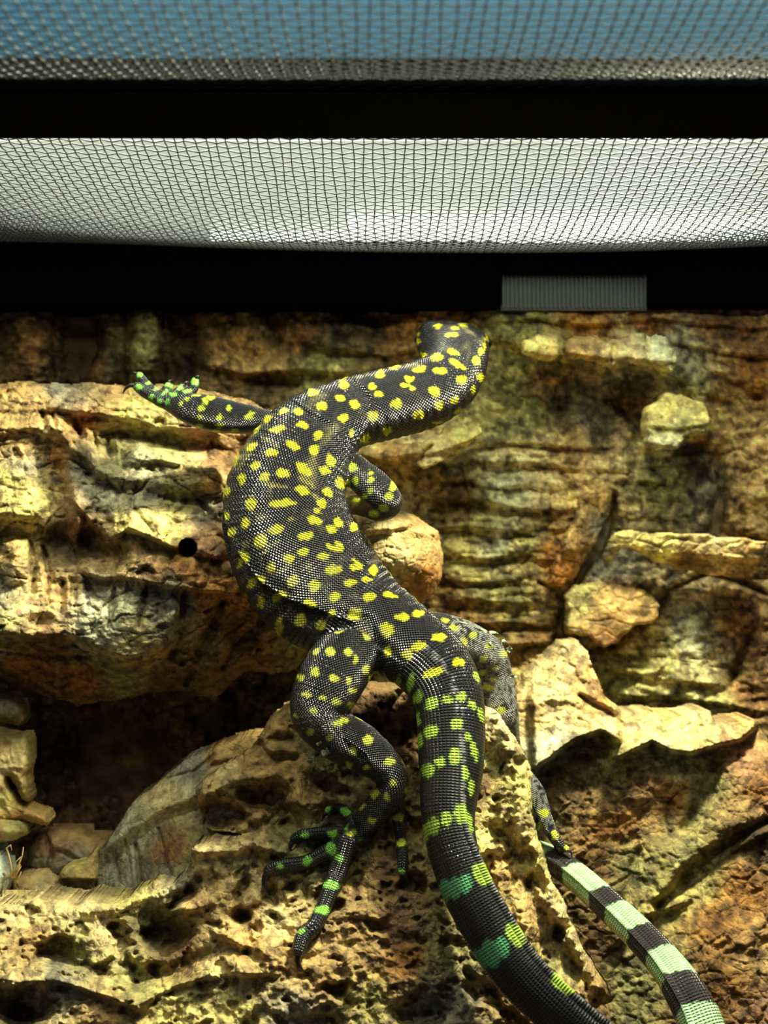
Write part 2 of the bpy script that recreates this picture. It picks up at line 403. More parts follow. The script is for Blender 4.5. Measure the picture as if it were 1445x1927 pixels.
# ------------------------------------------------------------------ cork background on the back wall
LZ = [(0, 0, 0)]
wall_feats = [
 # upper right: lit arc of bark above a dark mottled round patch
 ledge([(930, 640), (980, 650), (1040, 662), (1090, 690), (1150, 688), (1200, 690), (1270, 712)], 60, 15, 10),
 blob(1028, 650, 36, 26, 9, 0, 4), blob(1250, 668, 36, 34, 10, 20, 4), blob(1190, 650, 40, 28, 6),
 ledge([(1210, 840), (1250, 852), (1290, 838), (1330, 815)], 100, 18, 14, tap=12),
 blob(1255, 825, 26, 14, 9, 0, 4), blob(1310, 720, 40, 40, 9, 0, 3),
 blob(1090, 760, 110, 70, -10, 15, 3), blob(1180, 720, 60, 24, -8, 0, 3), groove([(1280, 700), (1275, 735), (1300, 770)], 8, 9), groove([(1150, 760), (1185, 800), (1215, 835)], 9, 6),
 blob(1290, 840, 46, 20, -22, 10, 3), blob(1340, 885, 22, 46, -16, 20, 3),
 ledge([(1330, 690), (1400, 720), (1445, 745)], 60, 8, 14), blob(1420, 745, 18, 14, -14),
 # strata left of the crack
 ledge([(830, 835), (900, 840), (1000, 832), (1118, 842)], 26, 6, 7), ledge([(800, 872), (900, 868), (1000, 866), (1100, 880)], 28, 7, 7),
 ledge([(830, 905), (930, 915), (1000, 910)], 30, 6, 7), ledge([(830, 948), (900, 940), (1000, 955), (1070, 950)], 34, 8, 8),
 ledge([(820, 990), (900, 985), (1010, 1000)], 34, 8, 8), ledge([(830, 1040), (920, 1046), (1005, 1038)], 40, 8, 8),
 ledge([(830, 1085), (930, 1092), (1000, 1080)], 34, 6, 8), ledge([(830, 1130), (900, 1122), (1000, 1135)], 30, 6, 8),
 ledge([(860, 1172), (960, 1165), (1040, 1178)], 30, 6, 8), ledge([(900, 1215), (1040, 1210)], 30, 6, 8),
 groove([(870, 880), (885, 960), (875, 1010)], 5, 4), groove([(960, 860), (950, 930)], 5, 3),
 blob(860, 880, 34, 40, -7, 0, 3), blob(1110, 920, 55, 60, 6, 0, 3),
 # long crack
 groove([(1152, 930), (1140, 975), (1122, 1030), (1105, 1070)], 13, 22), groove([(1105, 1070), (1085, 1110), (1064, 1160), (1052, 1235)], 9, 16),
 groove([(1020, 1095), (1060, 1120), (1080, 1150)], 7, 9), blob(1135, 1060, 22, 26, -14),
 blob(1350, 960, 16, 60, -18, 10, 3), groove([(1330, 990), (1390, 1010), (1440, 1020)], 8, 12),
 # lower right
 groove([(1060, 1190), (1110, 1225), (1160, 1212), (1190, 1185), (1240, 1150), (1260, 1120)], 8, 13),
 groove([(1050, 1200), (1040, 1300)], 7, 8), groove([(1420, 1180), (1385, 1260), (1370, 1290)], 8, 9),
 groove([(1260, 1110), (1330, 1080), (1400, 1100), (1445, 1120)], 8, 10), blob(1290, 1215, 60, 70, 8, 0, 3),
 ledge([(1140, 1255), (1200, 1262), (1280, 1280), (1360, 1290)], 40, 8, 9), ledge([(1160, 1300), (1260, 1312), (1400, 1330)], 34, 7, 9),
 # top strip
 ledge([(930, 600), (1010, 596), (1100, 606), (1240, 600), (1445, 612)], 24, 8, 9), ledge([(1240, 640), (1330, 652), (1445, 668)], 30, 8, 9),
 # behind the neck
 ledge([(560, 640), (640, 655), (720, 668), (790, 650)], 34, 9, 9), ledge([(380, 690), (470, 700), (560, 690), (660, 700), (740, 688)], 34, 10, 9),
 ledge([(690, 850), (740, 868), (800, 872), (850, 858), (905, 830)], 62, 20, 9, tap=14), blob(870, 815, 34, 18, 8, -15, 4),
 groove([(425, 610), (418, 660), (430, 700)], 9, -9),
 # dark upper left columns
 blob(60, 650, 50, 90, 13, 0, 4), blob(150, 640, 44, 120, -20, 0, 4), blob(270, 640, 34, 80, 18, 0, 4), blob(200, 700, 24, 50, 10, 0, 4),
 blob(345, 650, 36, 80, -16, 0, 4), groove([(100, 590), (104, 720)], 7, 8), groove([(235, 590), (238, 720)], 6, 10), groove([(300, 590), (306, 720)], 6, 9), groove([(500, 580), (520, 640)], 16, 10), groove([(640, 580), (700, 610), (780, 590)], 12, 9), groove([(470, 712), (560, 722)], 14, 12),
 # dim hollow under the left log
 blob(250, 1440, 190, 150, -20, 0, 3), groove([(330, 1340), (370, 1480)], 30, -9), groove([(430, 1300), (440, 1480)], 16, 8), groove([(200, 1300), (170, 1520)], 20, 6),
]
wall_cols = [(130, 700, DARK), (195, 690, BRN), (110, 600, DARK), (330, 610, DARK), (330, 700, DARK), (500, 600, DARK), (480, 730, DARK), (650, 600, DARK), (0, 600, DARK), (230, 700, DARK), (60, 640, BRN), (160, 640, DARK), (270, 640, OLIVE), (420, 640, BRN), (425, 640, TAN), (560, 620, BRN), (600, 690, OLIVE), (700, 610, DARK), (740, 590, RUST),  # upper left: dark columns, with the shade there put into the swatches
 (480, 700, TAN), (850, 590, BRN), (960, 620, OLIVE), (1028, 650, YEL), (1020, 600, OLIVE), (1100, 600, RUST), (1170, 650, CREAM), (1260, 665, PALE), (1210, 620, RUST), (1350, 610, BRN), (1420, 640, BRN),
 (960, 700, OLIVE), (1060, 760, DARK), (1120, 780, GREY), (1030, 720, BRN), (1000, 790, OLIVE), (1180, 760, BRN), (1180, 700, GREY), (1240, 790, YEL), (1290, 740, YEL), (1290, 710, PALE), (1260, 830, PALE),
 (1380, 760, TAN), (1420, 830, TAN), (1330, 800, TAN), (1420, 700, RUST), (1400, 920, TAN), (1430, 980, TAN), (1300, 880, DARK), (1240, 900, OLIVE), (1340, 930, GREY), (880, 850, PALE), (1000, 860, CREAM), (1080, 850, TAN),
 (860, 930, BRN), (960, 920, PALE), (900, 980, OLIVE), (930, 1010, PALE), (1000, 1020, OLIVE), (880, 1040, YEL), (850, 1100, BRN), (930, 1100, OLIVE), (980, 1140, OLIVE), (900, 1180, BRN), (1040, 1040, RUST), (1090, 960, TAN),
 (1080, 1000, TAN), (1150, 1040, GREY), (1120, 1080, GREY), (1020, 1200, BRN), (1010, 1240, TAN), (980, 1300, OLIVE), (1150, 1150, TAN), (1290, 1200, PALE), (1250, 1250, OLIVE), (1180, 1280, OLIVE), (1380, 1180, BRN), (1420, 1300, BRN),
 (1330, 1330, OLIVE), (760, 860, TAN), (800, 840, CREAM), (880, 815, YEL), (940, 780, OLIVE), (300, 1400, BRN), (100, 1400, DARK), (430, 1400, DARK), (250, 1550, PINK), (380, 1600, OLIVE), (1440, 1700, BRN), (700, 1500, BRN)]  # hollow under the log: its shade painted in as DARK
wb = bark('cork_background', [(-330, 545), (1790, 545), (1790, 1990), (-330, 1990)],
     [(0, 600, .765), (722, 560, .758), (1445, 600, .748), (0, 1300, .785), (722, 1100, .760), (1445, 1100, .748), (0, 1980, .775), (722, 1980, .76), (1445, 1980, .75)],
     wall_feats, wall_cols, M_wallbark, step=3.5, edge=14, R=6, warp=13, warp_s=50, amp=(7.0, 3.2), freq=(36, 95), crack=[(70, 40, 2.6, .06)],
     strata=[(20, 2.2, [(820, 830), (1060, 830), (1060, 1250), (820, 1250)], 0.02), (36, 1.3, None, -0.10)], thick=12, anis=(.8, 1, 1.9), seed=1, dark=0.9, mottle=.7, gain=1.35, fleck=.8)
bg = empty('cork_wall_panel', (0, 0.79, CZ-0.2), 'rough grey brown cork bark panel covering the whole back wall', 'cork bark')
def adopt(o, p): o.parent = p; o.matrix_parent_inverse = parent_inv(p)
adopt(wb.o, bg)
# loose plates of bark on the panel
pl = [
 ('bark_plate', [(1162, 1004), (1180, 996), (1230, 1002), (1300, 1006), (1380, 1010), (1442, 1018), (1440, 1060), (1400, 1090), (1340, 1085), (1290, 1070), (1240, 1062), (1215, 1040), (1175, 1030), (1140, 1060), (1135, 1040)],
  [(1200, 1030, .718), (1440, 1040, .712), (1140, 1050, .725)], [ledge([(1160, 1030), (1230, 1040), (1330, 1045), (1440, 1055)], 34, 5, 8)],
  [(1170, 1005, YEL), (1250, 1025, YEL), (1340, 1020, CREAM), (1300, 1060, BRN), (1420, 1050, TAN), (1150, 1040, GREY)]),
 ('bark_plate', [(1066, 1120), (1090, 1100), (1150, 1095), (1215, 1110), (1242, 1140), (1232, 1170), (1200, 1180), (1165, 1205), (1140, 1222), (1105, 1200), (1062, 1190)],
  [(1070, 1150, .728), (1240, 1150, .728), (1150, 1220, .724)], [blob(1150, 1150, 60, 40, 4)], [(1150, 1150, TAN), (1100, 1120, OLIVE), (1200, 1160, TAN), (1160, 1210, BRN)]),
 ('bark_plate', [(1095, 935), (1130, 905), (1152, 925), (1140, 980), (1120, 1030), (1080, 1090), (1055, 1110), (1030, 1100), (1045, 1050), (1080, 990)],
  [(1120, 930, .732), (1050, 1100, .732), (1080, 1000, .730)], [blob(1110, 950, 18, 16, -3), ledge([(1030, 1040), (1110, 1030)], 40, 4, 6)], [(1120, 930, TAN), (1090, 1000, TAN), (1060, 1080, RUST), (1130, 990, GREY)]),
 ('bark_plate', [(1218, 760), (1250, 742), (1320, 752), (1345, 790), (1330, 815), (1290, 822), (1278, 842), (1245, 850), (1222, 835), (1215, 800)],
  [(1220, 800, .706), (1340, 790, .706), (1250, 850, .698)], [blob(1250, 830, 24, 12, 5, 0, 4), ledge([(1215, 800), (1280, 806), (1340, 798)], 40, 4, 6)], [(1250, 770, YEL), (1300, 790, OLIVE), (1250, 830, PALE), (1330, 770, YEL)]),
 ('bark_plate', [(1060, 640), (1110, 632), (1160, 636), (1200, 625), (1255, 632), (1280, 665), (1268, 700), (1225, 690), (1190, 672), (1150, 690), (1100, 668), (1065, 668)],
  [(1060, 630, .714), (1280, 630, .710), (1060, 690, .704), (1280, 700, .700)], [ledge([(1060, 660), (1150, 672), (1270, 680)], 40, 5, 6), groove([(1160, 640), (1150, 680)], 5, 4), groove([(1215, 635), (1222, 680)], 4, 4)],
  [(1090, 650, TAN), (1170, 655, CREAM), (1250, 660, PALE), (1270, 680, YEL)]),
 ('bark_plate', [(985, 640), (1010, 628), (1050, 636), (1062, 655), (1045, 676), (1010, 676), (988, 662)], [(985, 630, .708), (1062, 630, .708), (985, 680, .702), (1062, 680, .702)], [blob(1022, 655, 26, 14, 3)], [(1020, 652, YEL), (1040, 665, TAN)]),
 ('bark_plate', [(700, 860), (735, 838), (790, 830), (840, 800), (900, 790), (912, 815), (880, 842), (820, 872), (800, 890), (785, 868), (735, 872)],
  [(700, 860, .715), (912, 800, .712), (800, 880, .708)], [groove([(800, 850), (815, 838)], 5, 6), ledge([(740, 855), (820, 850), (900, 822)], 34, 5, 8)], [(750, 850, TAN), (810, 845, CREAM), (875, 815, YEL), (900, 800, YEL)]),
]
for nm, poly, base, fe, co in pl:
    p_ = bark(nm, poly, base, fe, co, M_wallbark, step=2.4, edge=9, R=6, warp=6, amp=(2.5, 1.2), freq=(60, 150), crack=[(50, 30, 1.2, .08)], thick=14, parent=bg, rough_edge=12, seed=5, dark=0.7, mottle=.45, gain=1.3, fleck=.5)

# ------------------------------------------------------------------ long cork log on the left
log_poly = [(-220, 740), (-70, 724), (60, 716), (150, 722), (215, 720), (260, 732), (300, 724), (370, 728), (430, 742), (490, 762), (520, 790), (522, 840), (560, 900), (600, 980), (640, 1060), (640, 1150), (600, 1200), (560, 1262),
   (520, 1270), (470, 1262), (430, 1290), (400, 1320), (330, 1300), (270, 1305), (230, 1322), (190, 1318), (150, 1332), (90, 1310), (40, 1300), (-70, 1290), (-220, 1270)]
log_feats = [
 ledge([(-70, 768), (100, 766), (190, 776), (300, 800), (420, 812)], 40, 6, 12, pw=0.6),
 ledge([(-70, 806), (60, 802), (105, 806), (133, 843), (200, 886), (240, 902), (332, 913), (415, 905)], 40, 10, 26, pw=0.8),
 ledge([(240, 868), (300, 864), (360, 880), (415, 896)], 26, 8, 14, tap=10, pw=0.7),
 blob(300, 830, 130, 18, -12, 8, 3), blob(200, 848, 34, 24, -9, 20, 3), blob(460, 850, 40, 60, -14, 0, 3),
 groove([(140, 790), (150, 825)], 8, 7), groove([(80, 775), (84, 810)], 6, 6), groove([(98, 780), (102, 805)], 5, 5), groove([(165, 815), (170, 870)], 6, -5), groove([(180, 815), (186, 868)], 4, 4), groove([(205, 820), (210, 868)], 4, 4), groove([(222, 820), (224, 872)], 4, -3),
 ledge([(130, 930), (160, 960), (200, 1018), (245, 992), (300, 1012), (345, 1030), (420, 1050)], 100, 11, 12, tap=8, pw=1.1),
 groove([(205, 900), (230, 940), (222, 990)], 4, 3), groove([(260, 910), (250, 950), (290, 1000)], 4, 3), groove([(320, 920), (330, 960), (310, 1005)], 4, 3), groove([(300, 935), (350, 945), (410, 935)], 4, 3), groove([(370, 940), (400, 980), (430, 1000)], 6, 5),
 ledge([(150, 1078), (190, 1088), (220, 1086), (320, 1100), (420, 1112), (500, 1130)], 70, 9, 8, tap=14, pw=0.5),
 ledge([(-70, 964), (30, 972), (64, 962), (100, 940)], 110, 8, 26, tap=12, pw=0.8), ledge([(-70, 1008), (60, 1004)], 40, -9, 20),
 blob(100, 915, 34, 70, -15, -20, 3), blob(120, 1025, 60, 44, -17, 0, 3), blob(145, 985, 14, 55, 12, 5, 4), blob(178, 1020, 30, 34, -12, 0, 3), blob(205, 1050, 40, 30, -8, 0, 4),
 blob(30, 1060, 44, 44, 9, 0, 4), blob(20, 870, 60, 50, 5, 0, 3), blob(30, 1040, 12, 50, 4), groove([(60, 1020), (68, 1070), (62, 1110)], 7, 8), groove([(84, 1030), (94, 1080), (88, 1110)], 6, 7),
 ledge([(-70, 1196), (60, 1194), (110, 1192), (160, 1200), (200, 1222), (240, 1236), (300, 1262)], 110, 12, 18, pw=1.3),
 groove([(118, 1095), (114, 1150)], 7, 6), groove([(212, 1110), (206, 1180)], 6, 6), groove([(276, 1110), (262, 1180)], 7, 8), groove([(240, 1108), (236, 1150)], 4, 3), groove([(160, 1100), (164, 1150)], 4, 3), groove([(140, 1110), (138, 1140)], 4, 3),
 blob(70, 1165, 30, 16, -7, 0, 3), blob(330, 1180, 24, 60, 8, 20, 3), blob(290, 1210, 22, 34, 8, 0, 3), blob(320, 1262, 24, 26, 9, 0, 3), blob(250, 1240, 30, 24, 6, 0, 3), blob(400, 1240, 30, 60, 8, 30, 3), blob(450, 1180, 34, 60, -6, 20, 3),
 blob(110, 1240, 60, 26, 5, 0, 3), blob(225, 1262, 34, 26, 6, 0, 3), blob(360, 1260, 20, 30, 7, 10, 3), blob(270, 1290, 22, 20, 6, 0, 3), blob(440, 1240, 24, 40, 7, 30, 3),
 groove([(350, 1120), (338, 1200), (322, 1240)], 12, 12), groove([(420, 1130), (380, 1230), (350, 1290)], 11, 9), groove([(520, 1150), (450, 1210), (420, 1260)], 10, 8),
 groove([(120, 1220), (125, 1300)], 14, 4), groove([(60, 1220), (60, 1290)], 14, 4), groove([(180, 1240), (186, 1310)], 12, 4), groove([(0, 1225), (80, 1232), (170, 1238)], 8, 5), groove([(90, 1226), (96, 1300)], 6, 3), groove([(150, 1230), (152, 1300)], 6, 3),
 blob(400, 905, 24, 26, 7, 0, 3), blob(340, 895, 40, 14, 4), groove([(400, 1060), (440, 1050), (480, 1080)], 8, 6), groove([(400, 950), (440, 930)], 6, 5), groove([(410, 1010), (440, 1030)], 6, 5),
]
log_cols = [(40, 725, TAN), (120, 735, GREY), (220, 730, TAN), (330, 735, TAN), (60, 790, TAN), (150, 790, RUST), (250, 775, YEL), (300, 790, YEL), (220, 840, OLIVE), (300, 840, OLIVE), (380, 820, PINK), (460, 800, TAN),
 (20, 830, TAN), (80, 830, CREAM), (110, 860, RUST), (150, 880, GREY), (40, 880, GREY), (10, 920, YEL), (50, 960, YEL), (190, 930, GREY), (260, 870, PALE), (340, 890, CREAM), (400, 905, TAN), (260, 940, GREY), (330, 950, OLIVE),
 (390, 960, GREY), (250, 990, YEL), (320, 1000, YEL), (390, 1010, PINK), (350, 1060, RUST), (230, 1050, TAN), (300, 1080, BRN), (150, 990, PINK), (120, 1000, DARK), (20, 1050, TAN), (10, 1120, GREY), (40, 1100, CREAM),  # DARK here is the shade of the left recess, put into the colour
 (100, 1130, TAN), (70, 1160, CREAM), (170, 1140, GREY), (230, 1140, PALE), (180, 1180, PALE), (260, 1190, CREAM), (300, 1150, GREY), (280, 1230, TAN), (10, 1170, OLIVE), (330, 1120, GREY), (100, 1210, BRN), (60, 1260, RUST), (150, 1280, RUST),
 (230, 1270, OLIVE), (320, 1270, BRN), (400, 1100, RUST), (450, 1120, RUST), (430, 1200, BRN), (480, 1230, BRN), (560, 1230, OLIVE), (420, 850, BRN), (500, 1000, BRN)]
log = bark('left_cork', log_poly, [(-60, 730, .672), (300, 740, .672), (520, 800, .675), (0, 800, .662), (250, 820, .664), (0, 900, .652), (300, 915, .652), (520, 950, .658), (0, 1000, .645), (250, 1010, .636), (400, 1030, .640), (600, 1060, .670), (200, 1080, .643), (0, 1090, .644),
     (0, 1190, .624), (250, 1200, .628), (420, 1180, .650), (560, 1200, .672), (0, 1230, .652), (250, 1260, .656), (0, 1310, .685), (300, 1310, .682), (620, 1180, .68)], log_feats, log_cols, M_bark, step=2.4, edge=16, R=9, warp=10, warp_s=42,
     amp=(4.4, 2.2), freq=(50, 125), crack=[(34, 26, 0.9, .09), (80, 54, 2.0, .05)], strata=[(17, 0.8, None, 0.10)], thick=48, anis=(.9, 1, 1.3), mottle=.55, fleck=.2, pits=[(13, 4.0, .24)], holes=[(353, 1031, 16.5, 40)], rough_edge=9, seed=2, dark=0.5)
log.o.name = 'cork_log'; tag(log.o, 'large layered cork log on the left with a small round drilled hole', 'cork bark')

# short log stub behind the trunk of the animal
stub = bark('cork_stub', [(600, 900), (660, 960), (735, 948), (780, 966), (822, 1000), (836, 1040), (832, 1090), (815, 1120), (780, 1140), (720, 1140), (640, 1100), (600, 1020)],
     [(600, 950, .675), (740, 960, .655), (836, 1050, .672), (760, 1050, .642), (700, 1140, .66)], [blob(700, 985, 50, 26, 3, 0, 3), groove([(745, 1000), (790, 990), (815, 1010)], 5, 2), ledge([(680, 1000), (760, 990), (830, 1010)], 40, 3, 14), blob(800, 1060, 30, 40, 3)],
     [(720, 975, CREAM), (780, 1010, TAN), (800, 1080, RUST), (750, 1050, CREAM), (820, 1040, TAN), (720, 1090, TAN), (790, 1110, RUST)], M_bark, step=2.2, edge=30, R=16, warp=5, amp=(2.2, .8), freq=(60, 150), crack=[(28, 22, 1.0, .07)], thick=60, rough_edge=6, seed=8, dark=0.4)
tag(stub.o, 'short cork stub just behind the waist of the lizard', 'cork bark')

# ------------------------------------------------------------------ grey bark slab leaning behind the foreground cork
slab = bark('bark_slab', [(176, 1640), (180, 1605), (196, 1588), (215, 1560), (250, 1508), (300, 1468), (345, 1432), (410, 1402), (470, 1384), (520, 1374), (560, 1400), (560, 1560), (520, 1700), (400, 1740), (260, 1750), (190, 1730)],
     [(180, 1640, .632), (300, 1480, .642), (520, 1380, .642), (350, 1600, .612), (220, 1700, .618), (540, 1600, .61)],
     [groove([(256, 1590), (262, 1650), (270, 1690)], 6, 4.5), groove([(300, 1560), (312, 1620), (330, 1670)], 5, 3), groove([(214, 1600), (222, 1660)], 5, 3), groove([(236, 1580), (246, 1660)], 4, 2.5),
      ledge([(190, 1600), (240, 1560), (300, 1520), (360, 1496), (430, 1470)], 46, 8, 26, ang=-30, pw=0.8), groove([(300, 1470), (370, 1450), (405, 1418)], 4, 2.5), groove([(400, 1405), (395, 1440), (450, 1430)], 5, 5)],
     [(230, 1560, PALE), (300, 1500, CREAM), (350, 1440, GREY), (420, 1410, TAN), (500, 1390, TAN), (250, 1640, GREY), (200, 1660, GREY), (320, 1600, BRN), (300, 1660, GREY), (380, 1620, OLIVE)],
     M_bark, step=2.3, edge=12, R=9, warp=5, amp=(2.0, .9), freq=(55, 150), crack=[(60, 90, .7, .05)], thick=26, anis=(1.6, 1, .6), mottle=.4, seed=9, rough_edge=5, dark=0.45)
tag(slab.o, 'grey grooved bark slab leaning below the dark hollow', 'cork bark')

# ------------------------------------------------------------------ foreground cork mound carrying the hind feet
mound_poly = [(-220, 1730), (-70, 1712), (0, 1702), (50, 1684), (100, 1694), (130, 1704), (170, 1692), (235, 1694), (262, 1672), (290, 1654), (318, 1662), (345, 1640), (358, 1622), (356, 1596), (372, 1584), (440, 1580),
   (455, 1572), (380, 1560), (372, 1510), (362, 1480), (400, 1452), (440, 1432), (478, 1398), (500, 1360), (540, 1325), (600, 1300), (680, 1290), (760, 1290), (850, 1300), (905, 1322), (935, 1340), (962, 1372), (985, 1410),
   (1004, 1452), (1000, 1500), (1008, 1560), (1028, 1620), (1052, 1668), (1072, 1730), (1110, 1800), (1146, 1852), (1150, 1878), (1120, 1900), (1130, 1990), (-220, 1990)]
mound_feats = [
 # big pits of the porous cork
 blob(480, 1500, 34, 26, -15, 20, 4), blob(530, 1540, 34, 40, -16, 0, 4), blob(520, 1490, 30, 26, -14, 0, 4), blob(415, 1535, 50, 32, -22, 0, 4), blob(455, 1668, 12, 26, -12, 20, 4), blob(455, 1722, 22, 16, -12, 0, 4),
 blob(310, 1752, 56, 40, -20, 10, 4), blob(46, 1895, 56, 34, -20, 0, 4), blob(440, 1448, 18, 12, -8), blob(480, 1410, 16, 10, -7), blob(530, 1390, 30, 12, -8), blob(545, 1670, 16, 14, -9), blob(430, 1592, 20, 8, -7),
 blob(260, 1840, 90, 26, -9, -10, 3), blob(120, 1800, 60, 26, -9, 10, 3), blob(350, 1820, 70, 24, -8, -30, 3), blob(600, 1480, 26, 20, -9), blob(650, 1620, 40, 60, -6), blob(840, 1540, 30, 60, -9, 10, 3), blob(790, 1905, 60, 30, -10, 0, 4),
 # rims and knobs
 ledge([(355, 1600), (430, 1600), (470, 1590), (540, 1600)], 26, 8, 22, tap=8), blob(385, 1622, 34, 34, 6, 0, 3), ledge([(150, 1720), (230, 1712), (300, 1680), (345, 1660)], 22, 4, 20),
 ledge([(380, 1500), (440, 1470), (520, 1500), (600, 1520)], 46, 6, 16), ledge([(400, 1740), (440, 1770), (520, 1800)], 40, 6, 16, ang=30), ledge([(250, 1760), (330, 1720), (390, 1700)], 34, 6, 10, ang=-20),
 ledge([(0, 1850), (100, 1840), (200, 1870), (260, 1900)], 60, 9, 14), ledge([(260, 1890), (330, 1850), (420, 1830), (520, 1830)], 44, 8, 14),
 # right hand ridge, a lit strip along its outer rim
 ('groove', [(940, 1350), (965, 1420), (985, 1500), (990, 1580), (1010, 1640), (1035, 1700), (1080, 1780), (1130, 1860)], 22, -6), groove([(905, 1400), (925, 1440), (900, 1500)], 20, 7), groove([(960, 1440), (950, 1500), (945, 1540)], 12, -6),
 groove([(925, 1560), (960, 1600), (1000, 1680), (1040, 1760), (1090, 1840)], 24, 8), blob(1010, 1820, 60, 70, -7, 30, 3), blob(950, 1700, 30, 60, -5, 0, 3),
]
mound_cols = [(40, 1720, CREAM), (150, 1710, CREAM), (260, 1690, YEL), (340, 1660, GREY), (60, 1780, TAN), (160, 1790, OLIVE), (200, 1760, CREAM), (300, 1760, DARK), (280, 1720, OLIVE), (120, 1840, GREY), (60, 1850, CREAM), (40, 1910, DARK), (200, 1900, TAN),  # DARK sits in the big pits, their shade painted in
 (250, 1850, OLIVE), (340, 1800, BRN), (330, 1880, YEL), (400, 1850, CREAM), (430, 1900, YEL), (380, 1620, CREAM), (430, 1620, CREAM), (420, 1660, TAN), (370, 1700, TAN), (470, 1760, TAN), (520, 1720, CREAM), (560, 1800, TAN), (440, 1470, CREAM), (500, 1440, TAN),
 (560, 1440, TAN), (540, 1360, TAN), (600, 1420, OLIVE), (420, 1530, BRN), (480, 1500, BRN), (560, 1500, TAN), (560, 1600, OLIVE), (620, 1580, OLIVE), (680, 1680, TAN), (700, 1760, TAN), (620, 1850, TAN), (680, 1900, YEL), (560, 1900, GREY), (760, 1820, RUST), (740, 1740, PINK),
 (720, 1650, BRN), (760, 1400, BRN), (700, 1340, BRN), (840, 1800, OLIVE), (840, 1900, GREY), (930, 1350, CREAM), (930, 1420, OLIVE), (960, 1400, CREAM), (900, 1470, BRN), (975, 1470, YEL), (960, 1560, CREAM), (920, 1560, YEL), (1000, 1620, YEL), (950, 1640, TAN), (1040, 1700, CREAM), (990, 1720, TAN),
 (940, 1740, OLIVE), (1090, 1800, CREAM), (1040, 1820, OLIVE), (1130, 1870, TAN), (1000, 1880, BRN), (1100, 1940, BRN)]
mound_cols = [(x, y, tuple(q*(.6 if 600 < x < 900 else .92) for q in c)) for x, y, c in mound_cols]  # shade left of the tail is put into the swatches here
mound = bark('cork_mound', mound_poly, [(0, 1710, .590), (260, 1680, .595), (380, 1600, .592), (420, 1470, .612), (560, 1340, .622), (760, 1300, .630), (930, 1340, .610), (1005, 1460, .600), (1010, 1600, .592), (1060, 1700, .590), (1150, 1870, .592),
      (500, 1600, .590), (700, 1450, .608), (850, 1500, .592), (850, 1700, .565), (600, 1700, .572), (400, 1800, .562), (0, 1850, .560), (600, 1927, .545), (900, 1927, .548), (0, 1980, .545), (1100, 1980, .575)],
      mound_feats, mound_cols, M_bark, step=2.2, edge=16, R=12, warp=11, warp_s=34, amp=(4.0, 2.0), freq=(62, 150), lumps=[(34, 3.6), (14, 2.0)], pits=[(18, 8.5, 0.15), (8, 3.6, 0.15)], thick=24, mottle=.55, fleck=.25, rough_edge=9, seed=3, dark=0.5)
tag(mound.o, 'pitted knobbly cork mound in the foreground under the hind feet and tail', 'cork bark')

# ------------------------------------------------------------------ curled cork piece on the right
rp_poly = [(966, 1318), (990, 1272), (1030, 1232), (1058, 1206), (1085, 1204), (1108, 1226), (1122, 1270), (1142, 1312), (1170, 1338), (1200, 1340), (1230, 1336), (1260, 1345), (1292, 1344), (1320, 1331), (1338, 1336), (1345, 1358),
   (1380, 1356), (1418, 1350), (1432, 1372), (1452, 1400), (1505, 1420), (1560, 1470), (1650, 1540), (1720, 1600), (1730, 1990), (1000, 1990), (960, 1800), (960, 1500), (975, 1440), (962, 1380)]
rp_feats = [
 ledge([(1000, 1440), (1030, 1420), (1080, 1385), (1130, 1368), (1165, 1392)], 190, 26, 14, tap=8, pw=0.75),
 ledge([(1148, 1428), (1175, 1418), (1225, 1392), (1260, 1408), (1300, 1412), (1345, 1398), (1390, 1388), (1425, 1362)], 70, 22, 14, tap=8, pw=0.7),
 groove([(1100, 1215), (1108, 1245), (1122, 1290)], 7, 6), groove([(1092, 1312), (1120, 1330), (1160, 1350), (1172, 1372)], 8, 9), blob(1070, 1240, 30, 30, 3), blob(1012, 1300, 26, 10, -3, -10), blob(1110, 1265, 8, 22, -6, -15),
 ledge([(985, 1330), (1040, 1316), (1090, 1322)], 34, 3, 12), groove([(1010, 1350), (1060, 1336)], 4, 1.5), groove([(1200, 1345), (1212, 1380)], 5, 2.5),
 # right block
 groove([(1445, 1545), (1400, 1570), (1340, 1610), (1290, 1650), (1240, 1700)], 16, 14), ledge([(1240, 1690), (1300, 1640), (1380, 1590), (1445, 1560)], 90, 10, 18, ang=-38),
 blob(1400, 1450, 60, 70, 8, 20, 3), groove([(1350, 1420), (1330, 1490), (1290, 1560)], 18, 6), blob(1240, 1540, 120, 60, -6, -30, 3), blob(1360, 1800, 100, 110, 8, 0, 3),
 ledge([(1150, 1780), (1210, 1720), (1290, 1690)], 60, 6, 14, ang=-30), groove([(1200, 1600), (1170, 1700), (1200, 1760)], 14, 5)]
